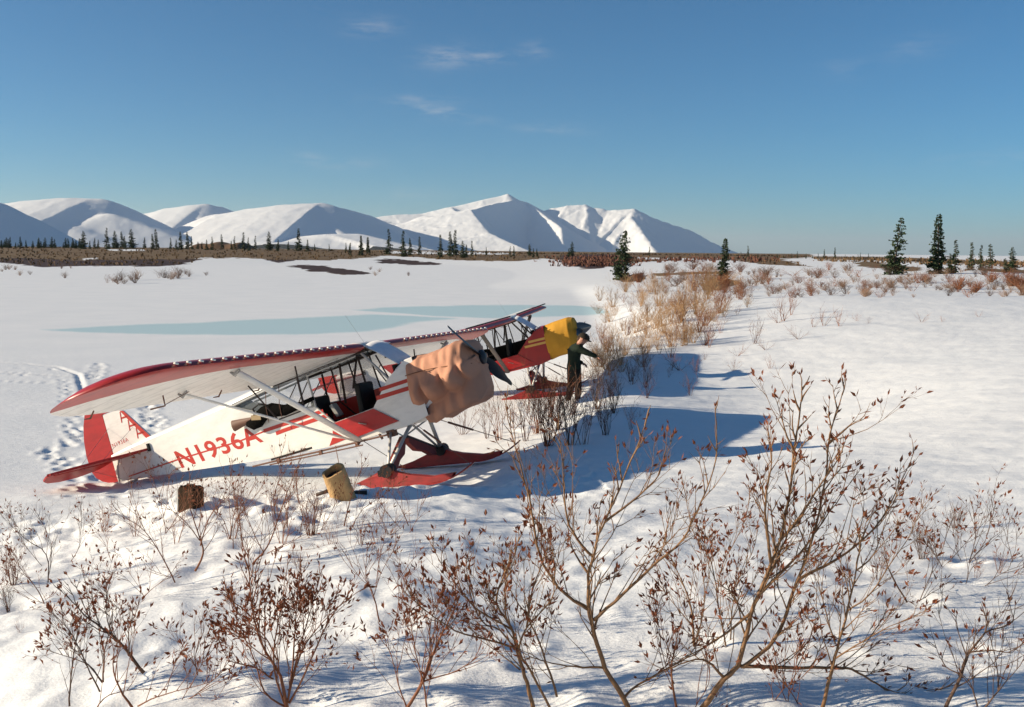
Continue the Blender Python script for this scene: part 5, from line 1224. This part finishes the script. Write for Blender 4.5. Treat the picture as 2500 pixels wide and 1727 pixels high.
        # cables: bungee from the firewall to the ski tip, check cable to the tail of the ski
        Rm = Matrix.Rotation(ski_rot, 3, 'Y'); tip = ax + Vector((-.02, 0, -.02)) + Rm @ Vector((1.20, 0, .02)); tl = ax + Vector((-.02, 0, -.02)) + Rm @ Vector((-.68, 0, -.15))
        top = Vector((.34, side * .30, -1.14))
        q = MB(); q.tube([top, tip], .0055, 4); P('ski_cable', q, M['brown'])
        q = MB(); q.tube([top.lerp(tip, .20), top.lerp(tip, .50)], .015, 6); P('bungee', q, M['brown'])
        q = MB(); q.tube([(-.9, side * .36, -1.15), tl], .0055, 4); P('ski_cable', q, M['brown'])
    if not far:
        q = MB(); q.tube([(.0, -.40, -1.205), (-1.2, -.36, -1.16), (-1.95, -.33, -1.115), (-2.35, -.315, -1.10)], .013, 6); q.tube([(-.45, -.40, -1.245), (-1.2, -.37, -1.20), (-2.05, -.33, -1.145)], .010, 6)
        for (x, z) in ((-.55, -1.20), (-1.15, -1.18), (-1.88, -1.12)): q.box((x, -.375 if x > -1.3 else -.335, z), (.05, .03, .07))
        P('belly_rail', q, M['brown'])
        q = MB(); q.box((-.0, -.33, -1.20), (.12, .10, .10)); P('belly_fitting', q, M['brown'])
        q = MB(); q.tube([(-.55, -.38, -1.16), (-.50, -.40, -1.20)], .035, 7); P('belly_fitting', q, M['brown'])
        q = MB(); q.tube([(-.18, -.36, -1.16), (-.15, -.36, -1.24)], .02, 6); P('belly_fitting', q, M['brown'])
    # cowl under the cover, propeller
    q = MB(); rows = []
    for (x, wd, zt, zbm) in ((.60, .35, -.29, -1.08), (.9, .27, -.34, -.97), (1.2, .25, -.37, -.90), (1.34, .20, -.42, -.82)):
        rows.append([(x, wd * math.copysign(abs(math.cos(a)) ** .6, math.cos(a)), (zt + zbm) / 2 + (zt - zbm) / 2 * math.copysign(abs(math.sin(a)) ** .6, math.sin(a))) for a in np.linspace(0, 2 * math.pi, 20, endpoint=False)])
    q.grid(rows, closed=True); P('cowling', q, body, smooth=True)
    hub = Vector((1.47, .0, -.545)); pr = empty('propeller', hub); pr.parent = t
    ph = R(-29) if not far else R(5)
    for sgn in (1, -1):
        rad = Vector((0, math.cos(ph) * sgn, math.sin(ph) * sgn)); tan = Vector((0, -math.sin(ph) * sgn, math.cos(ph) * sgn)); fw = Vector((1, 0, 0))
        q = MB(); rows = []
        for k in range(13):
            f = k / 12; rr = .06 + .91 * f; tw = R(62 - 44 * f)
            cd = (.038 + .054 * math.sin(math.pi * min(1, f * 1.15 + .08)) ** .8) * (1 if f < .93 else 1 - (f - .93) * 4.5); th = .022 * (1 - .75 * f)
            cdir = tan * math.cos(tw) + fw * math.sin(tw) * .8; nd = fw * math.cos(tw) - tan * math.sin(tw)
            rows.append([rad * rr + cdir * cd + nd * 0, rad * rr + nd * th, rad * rr - cdir * cd, rad * rr - nd * th])
        q.grid(rows, closed=True); q.f.append(tuple(len(q.v) - 4 + i for i in range(4))); q.m.append(0)
        P('blade', q, M['prop'], pr, angle=60)
    q = MB()
    if not far:
        q.tube([(-.10, 0, 0), (.03, 0, 0), (.06, 0, 0)], [.10, .10, .05], 14); P('hub', q, M['prop'], pr, angle=40)
    else:
        q.tube([(-.12, 0, 0), (0, 0, 0), (.08, 0, 0), (.17, 0, 0), (.24, 0, 0), (.26, 0, 0)], [.165, .16, .135, .085, .038, .01], 18); P('spinner', q, M['spinner'], pr, angle=40)
    return t
near = airplane((-1.894, 14.082, -1.4026 + CAMZ), (R(-1.75), R(-18.58), R(-18.61)), False, 'nearer white airplane with red wing edge, red tail and lettering N1936A')
FS = 1.04
farp = airplane((0.16 * FS, 24.66 * FS, -1.72 * FS + CAMZ), (R(.1), R(-14.7), R(-11.2)), True, 'farther red airplane with two yellow stripes, behind the white one')
farp.scale = (FS, FS, FS)

# ------------------------------------------------------------------ engine covers
def cover(plane, far, label):
    q = MB(); rows = []; ns = 30
    c = Vector((1.0, 0, -.68))
    nx = 44
    for i in range(nx + 1):
        f = i / nx; row = []
        for k in range(2 * ns):
            s = k / ns; side = -1 if s < 1 else 1; s = s if s < 1 else 2 - s     # 0 top -> 1 bottom
            if far:
                x = .60 + .80 * f; wd = ip(x, [.60, .9, 1.2, 1.33, 1.40], [.385, .43, .41, .33, .17]); zt = ip(x, [.6, .85, 1.2, 1.34, 1.40], [-.265, -.225, -.20, -.24, -.40]); zb = ip(x, [.6, .8, 1.15, 1.3, 1.40], [-1.13, -1.09, -1.07, -1.0, -.75])
                amp = .006
            else:
                x = (.545 - .155 * s) + (1.47 - .545 + .155 * s) * f
                wd = ip(x, [.39, .6, .9, 1.2, 1.36, 1.47], [.385, .43, .48, .50, .43, .20]); zt = ip(x, [.39, .54, .75, 1.0, 1.25, 1.38, 1.47], [-.26, -.255, -.285, -.27, -.235, -.27, -.46]); zb = ip(x, [.39, .515, .535, .56, .68, .91, 1.25, 1.38, 1.47], [-1.11, -1.05, -1.08, -1.20, -1.235, -1.17, -1.14, -1.10, -.98])
                amp = .02
            nsx, nsy = x * 3.1 + (7 if far else 0), s * 2.4 + (3 if side > 0 else 0)
            w_ = noise2(np.array([nsx]), np.array([nsy]))[0]; w2 = noise2(np.array([x * 11 + s * 5]), np.array([s * 3.0 - x * 2]))[0]; w3 = noise2(np.array([x * 24 + s * 3]), np.array([s * 4.0]))[0]
            edge = float(sstep(0, .12, f) * (1 - sstep(.86, 1, f)))
            d = amp * (1.2 * w_ + .9 * w2 + .45 * w3) * (.25 + .75 * edge)
            if far:
                a = math.pi * (.5 - s); ca, sa = math.cos(a), math.sin(a)
                y = wd * abs(ca) ** .62; z = (zt + zb) / 2 + (zt - zb) / 2 * math.copysign(abs(sa) ** .75, sa)
                d += .012 * edge * math.sin(9 * x + 5 * s) * math.exp(-((s - .75) / .2) ** 2)
                y += d * ca; z += d * sa * .6
            else:
                # a loose bag: smooth over the top, gathered by a draw-string low on the side, with a skirt hanging below it
                u_ = (x - .40) / .29 + .10 * math.sin(x * 9 + 1) + (0 if side < 0 else .4); sc_ = abs(math.sin(math.pi * u_)) ** .55
                zc = ip(x, [.39, .63, .9, 1.2, 1.36, 1.47], [-.93, -.905, -.865, -.80, -.73, -.65]) - .055 * sc_ + .012 * w2
                zb2 = min(zb, zc - .03); m_ = (zt + zc) / 2
                P_ = [(0, 0, zt), (.10, .45, zt - .004), (.19, .80, zt - .05), (.27, .96, zt - .15), (.38, 1.03, m_ + .03), (.50, 1.06, zc + .20), (.58, 1.0, zc + .08), (.64, .80, zc + .012), (.68, .62, zc - .012), (.73, .66, zc - .05), (.82, .74, (zc + zb2) / 2 - .02), (.90, .68, zb2), (.95, .45, zb2 + .01), (1, 0, zb2 + .04)]
                ss = [p[0] for p in P_]; y = wd * ip(s, ss, [p[1] for p in P_]); z = ip(s, ss, [p[2] for p in P_])
                bulge = math.exp(-((s - .52) / .085) ** 2) * (.13 * sc_ - .03) - (1 - sc_) * .085 * math.exp(-((s - .57) / .07) ** 2)
                pleat = .010 * math.sin(x * 44 + 4 * math.sin(s * 8)) * math.exp(-((s - .20) / .10) ** 2) + .014 * math.sin(x * 27 + 2 * w_) * math.exp(-((s - .82) / .10) ** 2) + .010 * math.sin((x - .9 * s) * 34) * math.exp(-((x - .52) / .16) ** 2) * (1 if .25 < s < .65 else 0)
                y += (d + bulge + pleat) * edge * min(1, y * 5); z += d * .5 * edge
            row.append(Vector((x, side * y, z)) - c)
        rows.append(row)
    q.grid(rows, closed=True)
    ctr = sum(rows[-1], Vector()) / len(rows[-1]); o = len(q.v); q.v.append(tuple(ctr - Vector((.01, 0, 0)))); n = 2 * ns; base = o - n
    for k in range(n): q.f.append((base + k, base + (k + 1) % n, o)); q.m.append(0)
    me = q.mesh('engine_cover', M['gold'] if far else M['salmon'], smooth=True)
    o = link('engine_cover', me); sl = o.modifiers.new('s', 'SOLIDIFY'); sl.thickness = .012
    mw = Matrix.LocRotScale(plane.location, plane.rotation_euler, plane.scale)
    o.location = mw @ c; o.rotation_euler = plane.rotation_euler; o.scale = plane.scale
    tag(o, label, 'engine cover')
    # tie cord round the cover
    pts = []
    for i in range(25):
        f = i / 24
        if far: x = .62 + .7 * f; z = -.93 + .03 * f; y = -(ip(x, [.60, .9, 1.2, 1.33, 1.40], [.385, .43, .41, .33, .17]) * .80 + .012)
        else: x = .48 + .95 * f; z = -.50 - .10 * f + .03 * math.sin(f * 3.1); y = -(ip(x, [.39, .6, .9, 1.2, 1.36, 1.47], [.385, .43, .48, .50, .43, .20]) * 1.0 + .014 + .01 * math.sin(f * 20))
        pts.append(Vector((x, y, z)) - c)
    k = MB(); k.tube(pts, .007, 5); link('tie_cord', k.mesh('tie_cord', M['rope']), o)
    return o
cover(near, False, 'salmon pink quilted engine cover on the nearer airplane')
cover(farp, True, 'golden yellow engine cover on the farther airplane')

# ------------------------------------------------------------------ dark bundle by the rear window of the near airplane
mw = Matrix.LocRotScale(near.location, near.rotation_euler, None)
c = Vector((-1.7, -.42, -.42)); t = empty('gear_bundle', mw @ c, near.rotation_euler)
tag(t, 'long black gear bundle with a brown flat end under the wing, by the rear window', 'bundle')
q = MB(); L = [(-.98, -.435, -.415, .028), (-1.20, -.43, -.44, .033), (-1.30, -.42, -.455, .055), (-1.50, -.41, -.455, .080), (-1.70, -.40, -.40, .105), (-1.85, -.39, -.40, .10), (-2.0, -.38, -.475, .115), (-2.12, -.37, -.51, .085), (-2.2, -.37, -.47, .05)]
q.tube([Vector(p[:3]) - c for p in L], [p[3] for p in L], 10, flat=.55, up=(0, 0, 1)); o = link('wrapped_body', q.mesh('wrapped_body', mat('black_canvas', (.006, .0055, .005), .95, var=.4, vscale=14, spec=.1, bump=.5, bscale=30), True), t)
q = MB(); q.tube([Vector(p) - c for p in [(-2.10, -.375, -.44), (-2.22, -.37, -.44), (-2.45, -.36, -.45)]], [.035, .05, .085], 8, flat=.5, up=(0, 0, 1)); link('butt', q.mesh('butt', M['brown'], angle=40), t)
q = MB(); q.tube([Vector(p) - c for p in [(-1.78, -.41, -.30), (-1.9, -.41, -.26), (-2.02, -.40, -.30), (-2.0, -.40, -.38)]], .014, 6); link('loop', q.mesh('loop', M['black'], True), t)
q = MB(); q.box(Vector((-1.98, -.43, -.435)) - c, (.16, .03, .07), rot=Matrix.Rotation(R(12), 3, 'Y')); link('tan_patch', q.mesh('tan_patch', mat('tan_canvas', (.34, .24, .13), .8)), t)
for x in (-1.55, -1.78):
    q = MB(); q.tube([Vector(p) - c for p in [(x, -.46, -.56), (x + .02, -.46, -.35), (x + .12, -.50, -.10)]], .006, 4); link('strap', q.mesh('strap', M['brown']), t)

# ------------------------------------------------------------------ bucket, stick and can in the snow
wood = mat('tan_bucket', (0.40, 0.245, 0.105), .85, var=.35, vscale=9, bump=.6, bscale=22)
Yb = hit(845, 1214).y
a, b2 = W(842, 1222, Yb), W(813, 1150, Yb - .13)
ax = (b2 - a).normalized(); e1 = ax.orthogonal().normalized(); e2 = ax.cross(e1); Hh = (b2 - a).length
q = MB(); rows = []
prof = [(-.04, .150, 0), (.25, .152, 0), (.5, .150, 0), (.75, .148, 0), (1.0, .146, 1), (1.0, .118, 1), (.86, .116, 0), (.80, .112, 0), (.80, .01, 0)]
for f, rad, rag in prof:
    row = []
    for k in range(28):
        th = 2 * math.pi * k / 28; jag = rag * (.03 * math.sin(th * 3 + 1) + .035 * noise2(np.array([k * .7]), np.array([2.2]))[0] + .05 * math.sin(th + 2.2))
        rr = .80 * rad * (1 + .03 * math.sin(th * 5 + f * 4)); row.append(ax * (Hh * f + jag * .25) + e1 * math.cos(th) * rr + e2 * math.sin(th) * rr)
    rows.append(row)
q.grid(rows, closed=True)
o = link('bucket', q.mesh('bucket', wood, angle=50), None, a); tag(o, 'tan open-topped bucket with ragged rim tilted in the snow behind the near ski', 'bucket')
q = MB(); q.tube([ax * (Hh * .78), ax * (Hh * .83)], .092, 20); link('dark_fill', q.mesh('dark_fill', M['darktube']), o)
q = MB(); p0, p1 = W(772, 1209, Yb + .1), W(896, 1203, Yb + .2); pm = p0.lerp(p1, .5); q.tube([p0 - pm, p0.lerp(p1, .25) - pm + Vector((0, 0, .04)), p0.lerp(p1, .5) - pm, p1 - pm], [.018, .022, .022, .026], 6)
o = link('stick', q.mesh('stick', M['darktube'], True), None, pm); tag(o, 'short dark stick poking out of the snow on both sides of the tan bucket', 'stick')
p = W(467, 1249, hit(467, 1240).y); t = empty('can', p, (R(2), R(3), R(-24))); t.scale = (.84, .84, .92); tag(t, 'square dark brown can with a pale left edge sunk in snow behind twigs', 'can')
q = MB(); q.box((0, 0, .135), (.25, .20, .31)); bd = link('body', q.mesh('body', mat('rusty_can', (.030, .018, .010), .8, var=.7, vscale=14, spec=.3)), t); m_ = bd.modifiers.new('b', 'BEVEL'); m_.width = .025; m_.segments = 3
q = MB(); q.box((-.123, -.09, .13), (.02, .03, .26)); link('edge_strip', q.mesh('edge_strip', M['tube']), t)
q = MB(); q.tube([(-.07, 0, .27), (-.06, 0, .31), (.05, 0, .315), (.07, 0, .27)], .011, 6); q.tube([(.09, .04, .27), (.09, .04, .305)], .022, 8); q.tube([(-.10, -.06, .27), (-.10, -.06, .30)], .018, 8); link('handle', q.mesh('handle', M['black'], True), t)

# ------------------------------------------------------------------ the person
def person():
    Y = 22.9; g = hit(1402, 988, 15, 30)
    J = lambda u, v, dy=0.0: W(u, v, Y + dy)
    V_, E_, Rd = [], [], []
    def add(p, r, par=None):
        V_.append(p); Rd.append(r * 1.12); i = len(V_) - 1
        if par is not None: E_.append((par, i))
        return i
    pel = add(J(1402, 906), .155)
    sp1 = add(J(1401, 886), .165, pel); sp2 = add(J(1402, 866), .185, sp1); sp3 = add(J(1406, 852), .165, sp2); nk = add(J(1414, 842), .070, sp3); hd0 = add(J(1419, 836), .085, nk); hd1 = add(J(1424, 829), .105, hd0); hd2 = add(J(1426, 820), .080, hd1)
    # near (camera side) arm reaching out to the right, other arm bent at the waist
    sh = add(J(1415, 853, -.20), .085, sp3); el = add(J(1437, 863, -.26), .062, sh); wr = add(J(1459, 872, -.28), .040, el)
    sh2 = add(J(1396, 853, .18), .085, sp3); el2 = add(J(1404, 880, .25), .062, sh2); wr2 = add(J(1423, 887, .10), .042, el2)
    h1 = add(J(1407, 911, -.10), .115, pel); k1 = add(J(1412, 945, -.12), .080, h1); a1 = add(J(1410, 980, -.12), .060, k1); t1 = add(J(1419, 986, -.22), .045, a1)
    h2 = add(J(1396, 911, .10), .115, pel); k2 = add(J(1394, 945, .10), .080, h2); a2 = add(J(1386, 978, .12), .060, k2); t2 = add(J(1394, 983, .02), .045, a2)
    org = Vector((J(1402, 985).x, Y, g.z))
    me = bpy.data.meshes.new('body'); me.from_pydata([p - org for p in V_], E_, [])
    o = bpy.data.objects.new('person', me); C.objects.link(o); o.location = org
    sk = o.modifiers.new('skin', 'SKIN'); sk.use_smooth_shade = True
    sv = me.skin_vertices[0].data
    for i, r_ in enumerate(Rd): sv[i].radius = (r_, r_ * (.8 if i in (0, 1, 2, 3) else 1)); sv[i].use_root = (i == 0)
    ss = o.modifiers.new('sub', 'SUBSURF'); ss.levels = 2; ss.render_levels = 2
    dg = bpy.context.evaluated_depsgraph_get(); bm_ = bpy.data.meshes.new_from_object(o.evaluated_get(dg))
    o.modifiers.clear(); o.data = bm_; bm_.name = 'person_body'
    mats_ = [mat('skin', (.42, .20, .13), .6, var=.15), mat('green_jacket', (.014, .022, .014), .85, var=.4, vscale=9, bump=.5, bscale=30), mat('dark_trousers', (.012, .012, .010), .85, var=.4, vscale=9, bump=.5, bscale=30), mat('boots', (.03, .02, .012), .7)]
    for m_ in mats_: bm_.materials.append(m_)
    hz = J(1414, 840).z - org.z; wz = J(1402, 900).z - org.z; bz = J(1400, 972).z - org.z
    for f in bm_.polygons:
        z, x = f.center.z, f.center.x
        f.material_index = 0 if (z > hz and x > J(1408, 845).x - org.x) else 1 if z > wz else 2 if z > bz else 3
        f.use_smooth = True
    # hands: palm and five unequal fingers
    def hand(wp, dr, upv, s=1.0):
        q = MB(); d = dr.normalized(); u_ = (upv - d * upv.dot(d)).normalized(); sd = d.cross(u_)
        q.tube([wp, wp + d * .05, wp + d * .09], [.030, .042, .036], 8, flat=.5, up=tuple(sd))
        for i, (L_, off) in enumerate(((.07, .030), (.085, .011), (.08, -.010), (.062, -.029))):
            b0 = wp + d * .085 + sd * off; q.tube([b0, b0 + d * L_ * .45 - u_ * .006, b0 + d * L_ * .78 - u_ * .022, b0 + d * L_ * .95 - u_ * .042], [.010, .0095, .009, .006], 6)
        b0 = wp + d * .03 + sd * .034; q.tube([b0, b0 + d * .03 + sd * .028, b0 + d * .062 + sd * .036 - u_ * .01], [.013, .011, .008], 6)
        q.v = [tuple(Vector(p) - org) for p in q.v]; return q
    for wp, ep in ((V_[wr], V_[el]), (V_[wr2], V_[el2])):
        d = wp - ep; link('hand', hand(wp - d.normalized() * .01, d + Vector((0, 0, -.05)), Vector((0, 0, 1))).mesh('hand', mats_[0], True), o)
    # face turned to the right, cap with a brim, hair
    hc = V_[hd1] - org; fd = Vector((.90, -.25, -.34)).normalized(); sd = Vector((fd.y, -fd.x, 0)).normalized(); up = sd.cross(fd); up = up if up.z > 0 else -up
    q = MB(); q.prism([(0, .028), (.03, -.012), (0, -.022)], lambda a, b_: tuple(hc + fd * (.095 + a) + up * (b_ - .01) + sd * .012), lambda a, b_: tuple(hc + fd * (.095 + a) + up * (b_ - .01) - sd * .012)); link('nose', q.mesh('nose', mats_[0]), o)
    for s_ in (-1, 1):
        q = MB(); q.tube([hc + fd * .088 + sd * s_ * .034 + up * .018, hc + fd * .099 + sd * s_ * .034 + up * .018], [.012, .008], 8); link('eye', q.mesh('eye', M['black']), o)
        q = MB(); q.tube([hc + sd * s_ * .092 + up * -.02, hc + sd * s_ * .104 + up * .0, hc + sd * s_ * .094 + up * .025], [.012, .020, .012], 6); link('ear', q.mesh('ear', mats_[0], True), o)
    q = MB(); q.tube([hc + fd * .094 + up * -.048 - sd * .025, hc + fd * .101 + up * -.05, hc + fd * .094 + up * -.048 + sd * .025], .006, 5); link('mouth', q.mesh('mouth', mat('lips', (.25, .08, .06), .6)), o)
    q = MB(); rows = []
    for i in range(9):
        a = (math.pi / 2) * i / 8; rows.append([hc + up * (.035 + .105 * math.sin(a)) + (fd * math.cos(2 * math.pi * k / 20) * 1.1 + sd * math.sin(2 * math.pi * k / 20)) * (.118 * math.cos(a) + .001) for k in range(20)])
    q.grid(rows, closed=True)
    q.grid([[hc + up * (.040 - .02 * t_) + fd * (.10 + .10 * t_ * (1 - .6 * abs(s_) ** 2)) + sd * s_ * .085 for s_ in np.linspace(-1, 1, 9)] for t_ in (0, .5, 1)])
    cp = link('cap', q.mesh('cap', mat('dark_cap', (.035, .028, .02), .85), True), o); sl = cp.modifiers.new('s', 'SOLIDIFY'); sl.thickness = .012
    q = MB(); q.tube([hc + up * .02 - fd * .06, hc - up * .05 - fd * .065, hc - up * .075 - fd * .05], [.085, .075, .04], 10); link('hair', q.mesh('hair', mat('brown_hair', (.06, .035, .02), .8), True), o)
    q = MB(); rows = []
    for i, (u, v, r_) in enumerate(((1414, 843, .085), (1411, 848, .125), (1408, 852, .15))): rows.append([J(u, v) - org + Vector((math.cos(a) * r_, math.sin(a) * r_, 0)) for a in np.linspace(0, 2 * math.pi, 16, endpoint=False)])
    q.grid(rows, closed=True); link('collar', q.mesh('collar', mats_[1], True), o)
    tag(o, 'person in dark green jacket and cap leaning beside the yellow engine cover', 'person')
person()

# ------------------------------------------------------------------ the thin haze that pales the far mountains
hm_ = bpy.data.materials.new('haze'); hm_.use_nodes = True
n, l = hm_.node_tree.nodes, hm_.node_tree.links; n.clear()
pv = n.new('ShaderNodeVolumePrincipled'); pv.inputs['Color'].default_value = (.80, .90, 1, 1); pv.inputs['Density'].default_value = 2.4e-5; pv.inputs['Anisotropy'].default_value = .2
ou = n.new('ShaderNodeOutputMaterial'); l.new(pv.outputs[0], ou.inputs['Volume'])
q = MB(); q.box((0, 0, 0), (130000, 130000, 1010)); tag(link('haze', q.mesh('haze', hm_), None, (0, 0, 500)), kind='stuff')
